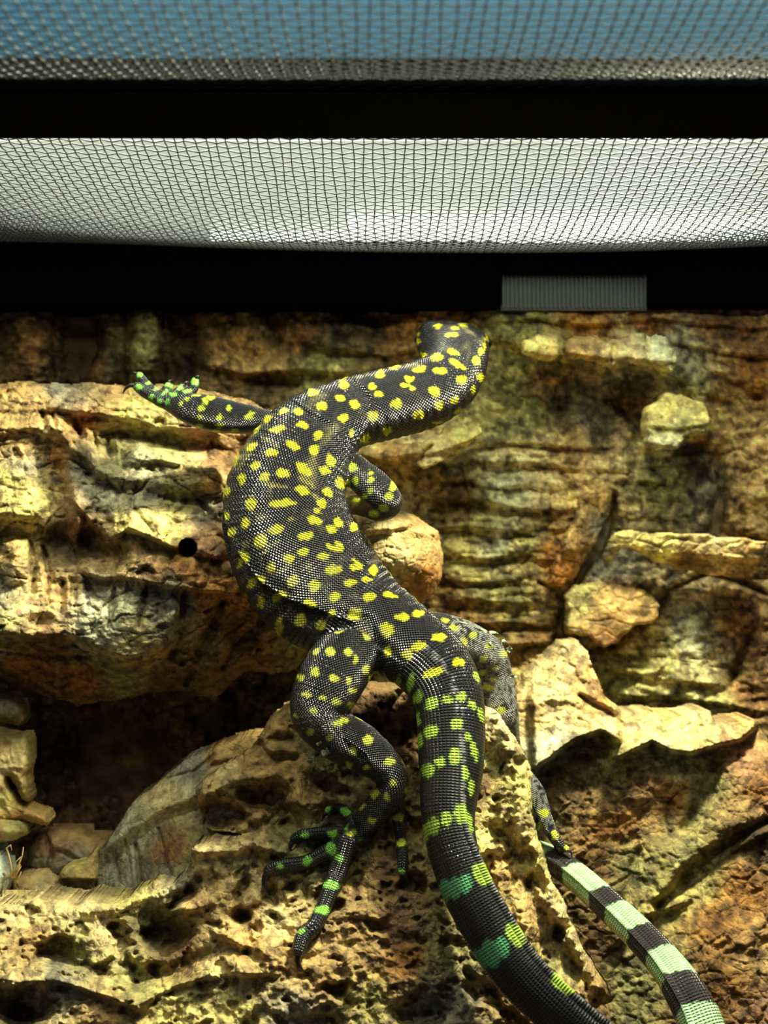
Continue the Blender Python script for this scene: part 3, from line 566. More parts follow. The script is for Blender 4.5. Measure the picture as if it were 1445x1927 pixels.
rp_cols = [(1080, 1230, CREAM), (1020, 1270, CREAM), (1040, 1310, CREAM), (1010, 1340, TAN), (1020, 1400, PALE), (1060, 1380, PALE), (1110, 1340, TAN), (1130, 1330, RUST), (1140, 1360, CREAM), (1110, 1290, TAN), (1180, 1360, CREAM), (1165, 1410, YEL), (1250, 1370, YEL),
 (1300, 1380, YEL), (1260, 1400, PALE), (1330, 1350, CREAM), (1400, 1360, TAN), (1100, 1440, BRN), (1060, 1460, BRN), (1200, 1480, BRN), (1150, 1550, RUST), (1120, 1640, BRN), (1250, 1500, RUST), (1300, 1520, OLIVE), (1330, 1470, OLIVE), (1400, 1430, PINK), (1430, 1480, RUST), (1380, 1520, TAN),
 (1280, 1600, OLIVE), (1250, 1670, YEL), (1200, 1640, OLIVE), (1300, 1640, YEL), (1160, 1750, BRN), (1200, 1710, YEL), (1420, 1590, DARK), (1400, 1680, RUST), (1330, 1740, RUST), (1430, 1800, TAN), (1380, 1840, RUST), (1430, 1900, PINK), (1250, 1830, OLIVE), (1180, 1850, OLIVE), (1200, 1920, OLIVE),
 (1300, 1900, BRN), (1100, 1900, BRN), (1080, 1800, BRN)]
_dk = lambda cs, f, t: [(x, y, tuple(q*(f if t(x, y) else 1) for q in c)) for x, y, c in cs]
rp_cols = _dk(rp_cols, .62, lambda x, y: y > 1430)  # lower face darkened: shade below the rim put into its colour
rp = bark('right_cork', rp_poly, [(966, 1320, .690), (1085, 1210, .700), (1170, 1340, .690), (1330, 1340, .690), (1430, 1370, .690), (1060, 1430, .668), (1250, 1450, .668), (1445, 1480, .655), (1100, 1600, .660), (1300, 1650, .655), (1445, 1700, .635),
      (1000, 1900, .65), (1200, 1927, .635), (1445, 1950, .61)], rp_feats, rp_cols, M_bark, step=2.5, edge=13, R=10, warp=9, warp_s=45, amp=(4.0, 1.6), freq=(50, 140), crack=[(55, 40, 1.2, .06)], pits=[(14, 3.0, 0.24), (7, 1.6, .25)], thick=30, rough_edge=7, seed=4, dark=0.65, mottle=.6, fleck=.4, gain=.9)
rp.o.name = 'curled_cork_piece'; tag(rp.o, 'curled cork piece on the right with a bright yellowish upper rim', 'cork bark')

# ------------------------------------------------------------------ driftwood and stones at the left edge
def rock(name, poly, D, cols, label, cat, seed, R=14, edge=26, feats=(), mat=None, amp=(4.0, 1.5), thick=14, dark=0.55):
    P = np.array(poly, float); a, b = P.min(0); c, d = P.max(0)
    r = bark(name, poly, [(a, b, D+.008), (c, b, D+.008), (a, d, D), (c, d, D), ((a+c)/2, (b+d)/2, D-.003)], list(feats), cols, mat or M_wood, step=2.2, edge=edge, R=R, warp=7, amp=amp, freq=(70, 170), mottle=.3,
             thick=thick, rough_edge=4, seed=seed, dark=dark)
    tag(r.o, label, cat); return r
rock('wood_knob', [(-40, 1290), (0, 1298), (28, 1305), (44, 1330), (48, 1355), (38, 1368), (0, 1360), (-40, 1352)], .655, [(20, 1320, GREY), (10, 1345, TAN)], 'small rounded wood knob at the left edge under the log', 'driftwood', 21)
rock('driftwood_branch', [(-40, 1365), (0, 1370), (24, 1382), (52, 1380), (58, 1400), (54, 1440), (48, 1460), (58, 1500), (54, 1510), (40, 1505), (30, 1480), (14, 1462), (16, 1480), (34, 1510), (60, 1522), (90, 1532), (96, 1548), (88, 1556), (40, 1548), (-40, 1552)], .640,
     [(10, 1400, TAN), (40, 1390, YEL), (10, 1440, CREAM), (30, 1470, TAN), (10, 1500, YEL), (70, 1535, TAN), (40, 1540, RUST)], 'pale forked driftwood branch rising at the left edge', 'driftwood', 22, R=8, edge=14)
rock('brown_stone', [(52, 1590), (62, 1570), (90, 1562), (130, 1560), (160, 1566), (180, 1580), (205, 1578), (200, 1610), (180, 1640), (120, 1655), (70, 1650), (48, 1630)], .645, [(90, 1580, PINK), (140, 1570, TAN), (70, 1620, GREY), (130, 1610, GREY), (180, 1620, RUST)],
     'smooth brown stone at the mouth of the dark hollow', 'stone', 23, feats=[groove([(85, 1570), (98, 1610), (90, 1650)], 6, 4), groove([(110, 1600), (150, 1620)], 6, 3)])
rock('ochre_stone', [(112, 1640), (125, 1622), (160, 1618), (184, 1590), (196, 1620), (186, 1660), (180, 1700), (120, 1712), (100, 1680)], .632, [(150, 1630, YEL), (180, 1620, TAN), (130, 1640, YEL), (140, 1680, BRN), (160, 1700, PINK)],
     'rough ochre stone against the grey bark slab', 'stone', 24, feats=[ledge([(110, 1650), (180, 1650)], 30, 6, 10)], mat=M_bark, R=8, edge=12)
rock('tan_stone', [(18, 1680), (20, 1655), (40, 1644), (80, 1640), (112, 1650), (106, 1690), (90, 1720), (20, 1725), (-5, 1700)], .625, [(50, 1660, TAN), (90, 1670, CREAM), (40, 1700, TAN)], 'flat tan stone at the lower left behind the mound', 'stone', 25)
rock('yellow_stone', [(-40, 1536), (0, 1532), (40, 1532), (58, 1548), (54, 1570), (30, 1584), (0, 1586), (-40, 1590)], .632, [(20, 1545, YEL), (40, 1560, OLIVE), (0, 1575, TAN)], 'yellowish rounded stone at the left edge below the branch', 'stone', 26)
rock('white_stone', [(-40, 1596), (0, 1604), (12, 1625), (22, 1650), (14, 1680), (0, 1700), (-40, 1705)], .618, [(0, 1640, (.55, .62, .50)), (5, 1680, PALE)], 'pale whitish stone cut by the left edge', 'stone', 27)
# dry straw between the stones
M_straw = simple('dry straw', (0.50, 0.36, 0.14), 0.6)
straw = empty('dry_straw', at(28, 1640, .62), 'tuft of dry curly straw between the stones on the left', 'straw')
def curve_tube(name, pts, r, mat, parent, sides=6, r_end=None):
    P = np.array([tuple(p) for p in pts]); n = len(P); T = np.gradient(P, axis=0); T /= np.linalg.norm(T, axis=1)[:, None]+1e-9
    rr = np.linspace(r, r if r_end is None else r_end, n); ref = np.array([0.3, -1, 0.2]); S = np.cross(T, ref); S /= np.linalg.norm(S, axis=1)[:, None]+1e-9; U = np.cross(T, S)
    V = np.concatenate([P[:, None]+rr[:, None, None]*(S[:, None]*np.cos(np.linspace(0, 2*np.pi, sides, endpoint=False))[None, :, None]+U[:, None]*np.sin(np.linspace(0, 2*np.pi, sides, endpoint=False))[None, :, None])], 0).reshape(-1, 3)
    Fc = [[i*sides+j, i*sides+(j+1) % sides, (i+1)*sides+(j+1) % sides, (i+1)*sides+j] for i in range(n-1) for j in range(sides)]
    Fc += [list(range(sides))[::-1], [(n-1)*sides+j for j in range(sides)]]
    return mesh_obj(name, V, Fc, mat, parent)
sp_ = [[(22, 1648), (20, 1625), (16, 1608), (12, 1596), (20, 1590), (22, 1600)], [(24, 1650), (34, 1630), (42, 1610), (44, 1594)], [(26, 1652), (34, 1640), (38, 1626)], [(22, 1652), (28, 1636), (30, 1622), (40, 1612)], [(8, 1640), (14, 1650), (30, 1648), (40, 1630)], [(30, 1656), (36, 1650), (40, 1640)]]
for k_, s_ in enumerate(sp_): curve_tube('straw_stalk', [at(x, y, .612+0.001*k_) for x, y in s_], .00055, M_straw, straw, r_end=.0002)
# ------------------------------------------------------------------ the monitor lizard
def spline(nodes, n_per=10):
    "Catmull-Rom through rows of numbers"
    A = np.array(nodes, float); A = np.vstack([2*A[0]-A[1], A, 2*A[-1]-A[-2]]); out = []
    for i in range(1, len(A)-2):
        p0, p1, p2, p3 = A[i-1:i+3]
        for t in np.linspace(0, 1, n_per, endpoint=False):
            out.append(0.5*((2*p1)+(-p0+p2)*t+(2*p0-5*p1+4*p2-p3)*t*t+(-p0+3*p1-3*p2+p3)*t**3))
    out.append(A[-2]); return np.array(out)
CH = []           # chains of the body: dict(P, ru, rv, T, S, U, s, kind, pitch)
def chain(kind, nodes, pitch=0.0015, n_per=10, box_=2.0):
    "nodes: px, py, D, half width px, half height px, dorsal vector x, y, z"
    full = []
    for q in nodes:
        q = list(q)
        if len(q) == 4: q.append(q[3])
        if len(q) == 5: q += [0, -1, .35]
        full.append(q)
    G = spline(full, n_per); D = G[:, 2]
    P = np.stack([(G[:, 0]-CX)/F*D, D, CZ-(G[:, 1]-CY)/F*D], 1); ru = np.abs(G[:, 3])/F*D; rv = np.abs(G[:, 4])/F*D
    T = np.gradient(P, axis=0); T /= np.linalg.norm(T, axis=1)[:, None]+1e-12
    U = G[:, 5:8]; U = U-(U*T).sum(1)[:, None]*T; U /= np.linalg.norm(U, axis=1)[:, None]+1e-12; S = np.cross(T, U)
    s = np.concatenate([[0], np.cumsum(np.linalg.norm(np.diff(P, axis=0), axis=1))])
    c = dict(P=P, ru=ru, rv=rv, T=T, S=S, U=U, s=s, kind=kind, pitch=pitch, px=G[:, :2], bx=box_); CH.append(c); return c
def chain_mesh(c, sides=28):
    P, ru, rv, S, U, T = c['P'], c['ru'], c['rv'], c['S'], c['U'], c['T']; n = len(P)
    a = np.linspace(0, 2*np.pi, sides, endpoint=False); e = 2.0/c['bx']
    ca = np.sign(np.cos(a))*np.abs(np.cos(a))**e; sa = np.sign(np.sin(a))*np.abs(np.sin(a))**e
    rows = []
    def ring(i, k, off): return P[i]+T[i]*off+k*(ru[i]*ca[:, None]*S[i]+rv[i]*sa[:, None]*U[i])
    m0 = min(ru[0], rv[0]); m1 = min(ru[-1], rv[-1])
    for t in (80, 60, 40, 20): rows.append(ring(0, math.cos(math.radians(t)), -m0*math.sin(math.radians(t))))
    for i in range(n): rows.append(ring(i, 1, 0))
    for t in (20, 40, 60, 80): rows.append(ring(-1, math.cos(math.radians(t)), m1*math.sin(math.radians(t))))
    V = np.concatenate(rows); m = len(rows)
    Fc = [[i*sides+j, i*sides+(j+1) % sides, (i+1)*sides+(j+1) % sides, (i+1)*sides+j] for i in range(m-1) for j in range(sides)]
    Fc += [list(range(sides))[::-1], [(m-1)*sides+j for j in range(sides)]]
    return V, Fc

# trunk, neck and head in one chain (head end first)
chain('trunk', [(848, 636, .728, 34, 20, .2, -.3, .95), (850, 640, .705, 54, 32, .2, -.4, .9), (852, 645, .684, 64, 40, .2, -.6, .8), (854, 656, .668, 67, 50, .15, -.8, .6), (854, 684, .654, 62, 56, .1, -1, .4), (838, 718, .643, 62, 60), (800, 741, .636, 65, 60),
    (750, 755, .630, 67, 60), (695, 768, .624, 68, 58), (645, 783, .618, 70, 56), (597, 815, .612, 88, 62), (560, 868, .607, 102, 72), (538, 935, .603, 117, 80), (545, 1005, .601, 124, 86), (575, 1065, .600, 128, 88), (620, 1115, .600, 122, 82),
    (680, 1158, .598, 98, 70), (735, 1190, .595, 80, 62), (785, 1226, .590, 74, 62)], .00155, box_=2.15)
chain('trunk', [(850, 641, .700, 50, 26, .2, -.3, .95), (851, 645, .682, 66, 36, .2, -.3, .95), (852, 649, .668, 66, 40, .2, -.3, .95)], .0015, box_=3.4)     # flat broad skull
# tail: out of the frame at the bottom and back in behind the mound
R_ = (1, -.35, .35)
chain('tail', [(735, 1190, .595, 76, 62), (790, 1230, .590, 74, 62, .1, -1, .3), (828, 1275, .584, 71, 62, .15, -1, .3), (847, 1335, .577, 66, 62, .2, -1, .3), (849, 1440, .567, 62, 60, .35, -1, .3), (844, 1550, .556, 48, 54, .6, -1, .3), (868, 1650, .547, 38, 52, 1, -.8, .3),
    (915, 1745, .539, 33, 51, 1, -.5, .5), (975, 1835, .533, 30, 49, 1, -.4, .7), (1060, 1915, .528, 30, 48, .8, -.4, .9), (1160, 1995, .527, 30, 48, .6, -.4, 1), (1255, 2045, .532, 30, 47, 0, -.5, 1), (1325, 2035, .541, 30, 46, -1, -.5, 0), (1340, 1980, .549, 33, 43, -1, -.6, .2),
    (1318, 1924, .556, 42, 42, -.7, -1, .2), (1289, 1867, .564, 40, 38, -.6, -1, .2), (1257, 1819, .574, 35, 34, -.5, -1, .2), (1212, 1768, .585, 32, 31, -.4, -1, .2), (1130, 1690, .602, 29, 28, -.4, -1, .3), (1074, 1642, .615, 27, 26, -.3, -1, .3), (1028, 1612, .628, 25, 23, -.3, -1, .3), (985, 1592, .640, 17, 17, -.3, -1, .3)], .00118)
# fore legs
chain('leg', [(575, 815, .622, 40, 36), (510, 796, .628, 24, 26), (450, 787, .630, 30, 26), (395, 778, .626, 35, 28), (350, 766, .624, 29, 24), (322, 757, .628, 19, 15), (302, 748, .634, 19, 13)], .00135)
chain('leg', [(620, 862, .615, 40, 40), (668, 888, .610, 31, 30), (706, 918, .601, 33, 30), (730, 944, .598, 28, 28), (716, 957, .606, 25, 24), (686, 950, .622, 23, 20), (660, 950, .642, 18, 16)], .00135)
# hind legs
chain('leg', [(705, 1185, .597, 50, 50), (655, 1232, .587, 60, 56), (618, 1288, .578, 63, 56), (598, 1340, .574, 52, 50), (630, 1380, .576, 48, 44), (682, 1410, .578, 45, 40), (728, 1448, .578, 35, 32), (738, 1482, .577, 30, 26), (712, 1520, .578, 28, 20), (682, 1552, .578, 25, 15), (655, 1578, .578, 18, 11)], .00135)
chain('leg', [(780, 1195, .606, 50, 50), (850, 1205, .618, 46, 42), (908, 1232, .626, 42, 38), (932, 1285, .630, 36, 32), (945, 1340, .628, 31, 28), (956, 1388, .632, 23, 20), (972, 1440, .638, 16, 16), (1006, 1490, .630, 19, 15), (1024, 1535, .624, 15, 12), (1042, 1575, .620, 12, 10), (1056, 1596, .617, 9, 8)], .0012)
# toes
def toe(pts, r0, r1, D0, D1, claw, kind='toe', cr=None):
    n = len(pts); nodes = []; hind = pts[0][1] > 1400 and pts[0][0] < 900
    for i, (x, y) in enumerate(pts):
        t = i/(n-1); hump = 0.10*math.sin(t*math.pi*3)
        Dn = D0+(D1-D0)*t
        if hind: Dn = Dn*(1-min(1, t*1.6))+min(1, t*1.6)*(min(md(x, y), md(x+5, y+5), md(x-5, y-5))-(r0+(r1-r0)*t)/F*.57*.75)
        De = Dn
        nodes.append((x, y, Dn, r0+(r1-r0)*t+r0*hump*.6))
    chain(kind, nodes, .0011, 8)
    CLAWS.append(([pts[-1]]+claw, (cr or r1*0.62), De))
CLAWS = []
md = mound.depth
def tipD(x, y, r): return md(x, y)-r/F*0.57
toe([(668, 1556), (652, 1530), (636, 1521), (619, 1526)], 12, 10, .577, .582, [(610, 1534), (606, 1546)])
toe([(660, 1572), (622, 1568), (575, 1571), (555, 1578)], 15, 11, .577, .583, [(546, 1592), (546, 1606), (553, 1618)])
toe([(655, 1582), (622, 1600), (577, 1622), (530, 1630), (508, 1638)], 17, 13, .576, .580, [(498, 1652), (499, 1676), (514, 1698)])
toe([(652, 1582), (636, 1638), (624, 1668), (608, 1710), (591, 1742), (570, 1765), (562, 1788)], 19, 14, .576, .568, [(560, 1806), (566, 1822), (578, 1832)])
toe([(745, 1478), (748, 1520), (753, 1566), (757, 1605), (757, 1640)], 15, 9.5, .577, .575, [(764, 1652), (773, 1668)])
toe([(312, 750), (290, 738), (275, 724), (262, 707)], 12, 9, .630, .640, [(252, 702), (246, 708)])
toe([(306, 756), (288, 746), (272, 738), (258, 727)], 13, 9.5, .628, .634, [(246, 725), (236, 732), (231, 741)])
toe([(314, 748), (312, 736), (318, 726)], 12, 9, .632, .642, [(318, 718), (324, 714)])
toe([(322, 748), (334, 738), (346, 728)], 11, 9, .632, .642, [(350, 720), (356, 718)])
toe([(330, 750), (352, 740), (364, 732), (367, 717)], 11, 9, .628, .634, [(372, 708), (376, 714)])
toe([(1040, 1570), (1054, 1588), (1066, 1598)], 10, 7, .618, .615, [(1074, 1604), (1076, 1612)])
toe([(1036, 1570), (1050, 1594), (1058, 1606)], 9, 6, .622, .620, [(1062, 1614), (1060, 1620)])
toe([(1010, 1500), (1014, 1535), (1010, 1560)], 9, 6, .634, .630, [(1008, 1570), (1012, 1578)])

# grow one continuous skin from all chains
VV = []; FF = []; n0 = 0
for c in CH:
    v, f = chain_mesh(c); VV.append(v); FF += [[i+n0 for i in q] for q in f]; n0 += len(v)
tmp = mesh_obj('tmp_body', np.concatenate(VV), FF, None)
md_ = tmp.modifiers.new('r', 'REMESH'); md_.mode = 'VOXEL'; md_.voxel_size = 0.00052
dg = bpy.context.evaluated_depsgraph_get(); ev = tmp.evaluated_get(dg); em = ev.to_mesh()
nv_ = len(em.vertices); BV = np.empty(nv_*3, np.float32); em.vertices.foreach_get('co', BV); BV = BV.reshape(-1, 3).astype(float)
lt = np.empty(len(em.polygons), np.int32); em.polygons.foreach_get('loop_total', lt); li = np.empty(len(em.loops), np.int32); em.loops.foreach_get('vertex_index', li)
assert (lt == 4).all(); BQ = li.reshape(-1, 4); ev.to_mesh_clear(); bpy.data.objects.remove(tmp)
ED = np.concatenate([BQ[:, [0, 1]], BQ[:, [1, 2]], BQ[:, [2, 3]], BQ[:, [3, 0]]]); DEG = np.bincount(ED.ravel(), minlength=nv_).astype(float)
def smooth(X, it=1):
    for _ in range(it):
        A = np.stack([np.bincount(ED[:, 0], X[ED[:, 1], k], nv_)+np.bincount(ED[:, 1], X[ED[:, 0], k], nv_) for k in range(X.shape[1])], 1)
        X = 0.4*X+0.6*A/DEG[:, None]
    return X
BV = smooth(BV, 7)
def normals(V):
    a = V[BQ[:, 2]]-V[BQ[:, 0]]; b = V[BQ[:, 3]]-V[BQ[:, 1]]; fn = np.cross(a, b); N = np.zeros_like(V)
    for k in range(4):
        for j in range(3): N[:, j] += np.bincount(BQ[:, k], fn[:, j], len(V))
    return N/(np.linalg.norm(N, axis=1)[:, None]+1e-12)
# nearest chain sample per vertex
best = np.full(nv_, 1e9); bi = np.zeros(nv_, int); bc = np.zeros(nv_, int)
for ci, c in enumerate(CH):
    P = c['P']; r = np.sqrt(c['ru']*c['rv']); lo = P.min(0)-.045; hi = P.max(0)+.045
    m = np.where(((BV > lo) & (BV < hi)).all(1))[0]
    for k in range(0, len(m), 20000):
        mm = m[k:k+20000]; d = np.linalg.norm(BV[mm, None, :]-P[None], axis=2)/r[None]; j = d.argmin(1); dv = d[np.arange(len(mm)), j]
        u = dv < best[mm]; g = mm[u]; best[g] = dv[u]; bi[g] = j[u]; bc[g] = ci
SU = np.zeros(nv_); SV = np.zeros(nv_); TH = np.zeros(nv_); RECT = np.zeros(nv_); SARC = np.zeros(nv_)
NRM = normals(BV)
for ci, c in enumerate(CH):
    m = np.where(bc == ci)[0]
    if not len(m): continue
    j = bi[m]; q = BV[m]-c['P'][j]; th = np.arctan2((q*c['S'][j]).sum(1), (q*c['U'][j]).sum(1)); ds = (q*c['T'][j]).sum(1)
    r = 0.5*(c['ru'][j]+c['rv'][j]); s_ = c['s'][j]+np.clip(ds, -.004, .004)
    SU[m] = s_/c['pitch']; SV[m] = th*r/c['pitch']; TH[m] = th; SARC[m] = s_; RECT[m] = 1.0 if c['kind'] == 'tail' else (0.6 if c['kind'] == 'toe' else 0.0)
kinds = np.array([c['kind'] for c in CH])[bc]
def proj(V): return CX+V[:, 0]/V[:, 1]*F, CY-(V[:, 2]-CZ)/V[:, 1]*F
PX, PY = proj(BV)
front = NRM[:, 1] < -0.02
# raised keel on the tail, folds of loose skin, wrinkles
disp = np.zeros(nv_)
tl = kinds == 'tail'
disp[tl] += 0.0021*np.exp(-(TH[tl]/.13)**2)*sstep(.04, .12, SARC[tl])
def fold(pts, w, h, under, mask, wu=26):
    d, T = line_d(pts, PX, PY); P = np.array(pts, float)
    yl = np.zeros(nv_); # signed side by local segment normal
    sg = np.zeros(nv_); bd = np.full(nv_, 1e9)
    for i in range(len(P)-1):
        a = P[i]; e = P[i+1]-a; t = np.clip(((PX-a[0])*e[0]+(PY-a[1])*e[1])/(e@e), 0, 1); q = np.hypot(PX-a[0]-t*e[0], PY-a[1]-t*e[1])
        m = q < bd; bd = np.where(m, q, bd); sg = np.where(m, np.sign(e[0]*(PY-a[1])-e[1]*(PX-a[0])), sg)
    end = np.sin(np.pi*np.clip(T, 0.02, 0.98))**.4
    k = mask & front
    disp[k] += (end*(h*np.exp(-(d/w)**2)-under*np.exp(-(d/wu)**2)*sstep(0, 3, d*sg)))[k]
tr = kinds == 'trunk'; lg = kinds == 'leg'
fold([(421, 955), (432, 1010), (455, 1050), (488, 1092), (535, 1125), (590, 1143), (625, 1158)], 5, .0010, .0030, tr, 34)
fold([(655, 700), (680, 724), (700, 748), (690, 800), (668, 835)], 7, .0005, .0008, tr, 14)
fold([(700, 748), (735, 790), (742, 822)], 7, .0003, .0004, tr, 10)
fold([(540, 745), (585, 775), (625, 795), (645, 838)], 6, .0005, .0007, tr, 14)
fold([(745, 1240), (705, 1215), (690, 1170), (640, 1160)], 6, .0004, .002, tr | lg, 14)
fold([(645, 1385), (690, 1420), (700, 1450)], 6, .0003, .0007, lg, 12)
P3 = BV*1000
disp += 0.0004*fbm(P3/9.0, 2)*(tr | lg)
# shallow wrinkles across the flank and the thigh
disp += 0.00022*np.sin(SARC*1000*1.5+2*gnoise(P3/14))*(tr & (np.abs(TH) > .9))
BV = BV+NRM*disp[:, None]
BV = smooth(BV, 1)

# ---- colours of the skin
def S2(lst, ox, oy, sc): return [(ox+q[0]/sc, oy+q[1]/sc, q[2]/sc, q[3]/sc, (q[4] if len(q) > 4 else 0)) for q in lst]
spots_trunk = S2([(614,378,18,10,-20),(668,377,14,12),(719,309,17,12),(752,360,17,13),(820,332,15,12),(872,353,16,15),(835,403,17,14),(941,397,18,16),(1027,350,19,15),(865,458,10,12),(914,481,16,12,-40),(994,452,16,14),(834,280,14,16),(832,248,14,10),
 (968,243,13,14),(1021,214,18,11,-20),(937,285,12,10),(963,316,15,11),(1112,223,22,9),(1187,228,22,10),(1167,305,19,17),(1110,392,20,15),(1182,357,15,12),(1240,336,14,12,-40),(1255,379,17,9,-20),(1268,263,17,14),(1176,180,19,12),(1236,162,19,9,20),
 (1252,205,30,9,30),(1071,184,13,9),(1125,170,10,7),(1175,420,20,6),(1308,302,6,14),(1338,256,14,11,40),(1321,192,13,13),(1338,160,8,11),(1350,138,7,12),(1364,105,9,14),(1100,93,12,11),(1103,125,12,11),(1230,98,20,9),(1180,66,16,8),(1240,73,14,6),
 (1270,62,16,8),(1075,260,14,8),(1058,282,14,8),(1085,296,9,8),(552,405,14,10,-25),(509,443,16,11,-40),(590,445,30,11,-10),(645,504,26,12,30),(682,430,18,12,20),(739,467,14,16),(725,522,14,17,-20),(786,557,14,20,-20),(568,530,20,14),(492,510,23,11,-40),
 (432,557,15,22,20),(510,577,15,14),(541,621,17,13),(458,628,13,17,15),(610,605,23,13,10),(686,590,33,14,40),(767,594,18,13,30),(822,644,13,20,-20),(401,672,16,18),(683,672,24,14,25),(775,676,18,13,40),(492,718,17,19,20),(608,716,44,11,-3),(752,717,18,12,30),
 (402,766,11,14),(469,791,14,18,20),(423,824,16,12,50),(583,814,24,16,-10),(728,780,24,13,20),(812,790,16,14,50),(736,745,14,8,40),(788,812,20,10,30),(872,803,14,13),(692,836,27,13,-5),(531,856,20,22,30),(820,868,20,6,35),(803,884,30,8,20),
 (685,892,17,12,-20),(633,919,18,14,-15),(757,912,20,10),(467,916,18,20,-40),(437,940,9,20,15),(566,955,15,18,10),(796,962,28,13,-8),(875,954,22,8,10),(885,938,24,6,40),(940,963,14,16),(645,1001,18,20,20),(526,995,20,11,30),(484,1015,12,22,35),
 (725,1022,20,17,-25),(855,1008,22,10,-5),(920,998,18,7),(800,1063,18,14,-20),(610,1050,16,10,25),(928,1060,24,12,-10),(1003,1055,26,8,10),(580,1070,14,14),(523,1084,10,20),(465,1088,8,30),(710,1087,20,14,5),(674,1152,16,22,15),(790,1122,14,14),
 (875,1124,21,19,-30),(594,1177,11,40,5),(518,1170,9,26,-10),(748,1170,18,16),(1047,1136,22,11),(1107,1122,20,9,10),(990,1184,24,24),(1184,1209,24,13),(1110,1242,26,14,-20),(1066,1273,19,15),(993,1262,11,22,10)], 220, 580, 1.953)
dim_trunk = S2([(530,770,18,14,-20),(643,777,18,6),(475,865,12,14),(707,952,14,12),(630,1105,12,10),(575,650,50,8,10),(560,490,40,6,30),(700,640,40,6,35),(740,700,40,6,40),(560,880,50,7,-35),(610,960,40,6,-30),(470,560,40,6,-50),(1290,85,35,7,35),(1345,120,8,20)], 220, 580, 1.953)  # faint spots; the long head streak also stands in for sheen
spots_limb = S2([(866,585,15,14),(878,635,12,16),(932,605,10,8),(933,630,12,9),(930,670,12,11),(1012,657,12,17),(998,692,15,13),(978,733,18,14),(945,757,18,14,10),(875,712,18,16),(908,694,10,10),(852,640,8,14)], 220, 580, 1.953) \
 + S2([(800,308,32,20),(745,340,20,30,-40),(716,396,25,22),(872,478,28,24),(945,403,26,20),(1118,468,32,22),(1140,438,22,14),(700,470,22,20),(675,290,35,12),(540,366,18,16,-40),(597,318,22,10,-30),(868,548,34,14),(705,548,30,14),(835,600,36,22),(1010,590,30,14),(1280,488,36,22,-30)], 220, 680, 4.516)
spots_hind = S2([(488,214,22,12),(458,303,17,16),(528,303,17,14),(555,330,10,18),(400,300,16,12,-30),(395,380,18,16),(341,402,13,12),(471,405,18,14),(595,370,13,16),(529,417,10,16,15),(546,453,16,9),(363,467,18,8),(430,483,15,9),(481,497,15,12),(542,513,20,12,10),
 (393,530,15,12),(322,553,8,10),(485,580,16,12),(512,568,16,10),(377,618,14,14),(457,638,12,10),(605,644,19,17),(546,688,13,14),(686,728,22,14),(750,735,10,20,-30),(529,745,12,14),(600,753,14,10),(704,811,12,11),(753,840,9,14),(629,854,19,16,-20),(677,865,11,14),(577,903,18,12,-30),(619,958,16,13),
 (541,1004,17,13,-20),(719,947,24,14),(732,1045,20,14),(618,410,14,12),(580,495,10,18),(603,240,12,18,-30),
 (975,265,16,14),(1050,330,16,14),(1130,310,18,12),(1070,280,14,10),(1045,385,16,12),(1070,440,20,12),(1098,365,12,8),(1120,530,20,14),(940,210,20,10,20),(905,180,18,9),(1010,240,16,10),(1090,410,12,8),(1285,930,20,16),(1330,1015,12,18),(1270,985,10,20),(1380,1060,12,14)], 400, 1080, 2.064)
spots_green = S2([(601,809,18,14,-20),(517,922,20,16,30),(448,918,9,14),(467,1008,18,14),(357,1013,16,12),(461,1065,20,24,-20),(367,1115,18,18),(262,1137,13,12),(493,1103,14,16),(462,1208,30,15,5),(425,1305,32,17,5),(342,1387,15,11),(734,1156,15,13),(575,1040,8,14),(522,985,6,18,20)], 400, 1080, 2.064) \
 + S2([(190,112,32,26),(185,218,32,28),(268,180,24,16,-40),(340,225,28,18,-35),(295,305,24,24),(410,262,34,14,-45),(428,340,16,32,15),(480,283,32,18),(430,198,26,16),(475,215,24,18),(540,220,28,24),(600,252,34,16,-15),(365,330,14,30),(662,172,36,30),(715,200,12,22)], 220, 680, 4.516)
spots_tail = S2([(554,155,22,20),(673,217,25,24),(735,167,21,13),(797,155,22,9),(880,245,24,12),(802,278,28,14,-15),(757,316,20,17),(678,303,13,26),(957,342,26,13),(855,383,38,15,-20)], 400, 1080, 2.064)
spots_tailg = S2([(652,365,12,26),(715,400,13,54,-5),(770,420,13,40,12),(1025,400,10,24,-25),(797,478,16,28,20),(850,503,27,22,-30),(912,488,20,14),(966,475,18,18),(1007,508,12,20,-25),(1043,550,11,30,-15),(948,580,22,22),(847,612,28,22,-30),(800,652,15,30,15),
 (797,565,9,28),(941,710,22,32),(990,635,12,20,-20),(1017,690,11,38,-10),(883,731,20,20),(836,764,24,28,20),(793,795,14,26),(980,775,14,28,-10),(1005,830,10,30),(963,930,22,38,-10),(998,970,13,40,-10),(908,952,21,26),(857,980,24,34,10),(822,1010,16,36),
 (1040,1168,26,44,-25),(1170,1405,22,48,-32),(1355,1600,16,52,-48)], 400, 1080, 2.064)
spots_teal = S2([(900,1235,22,50,5),(940,1220,30,44,5),(980,1205,26,38,5),(1035,1500,30,40,-10),(1080,1475,36,56,-10),(1125,1450,26,40,-10)], 400, 1080, 2.064)
YS = (0.66, 0.62, 0.015); YG = (0.50, 0.62, 0.03); GN = (0.22, 0.60, 0.07); TG = (0.30, 0.46, 0.05); TE = (0.10, 0.36, 0.16); MINT = (0.42, 0.72, 0.36)  # spot hues by region: own colour, with some light and shade painted in
BASE = np.array([0.0065, 0.0065, 0.0085])
COLS = np.tile(BASE, (nv_, 1))
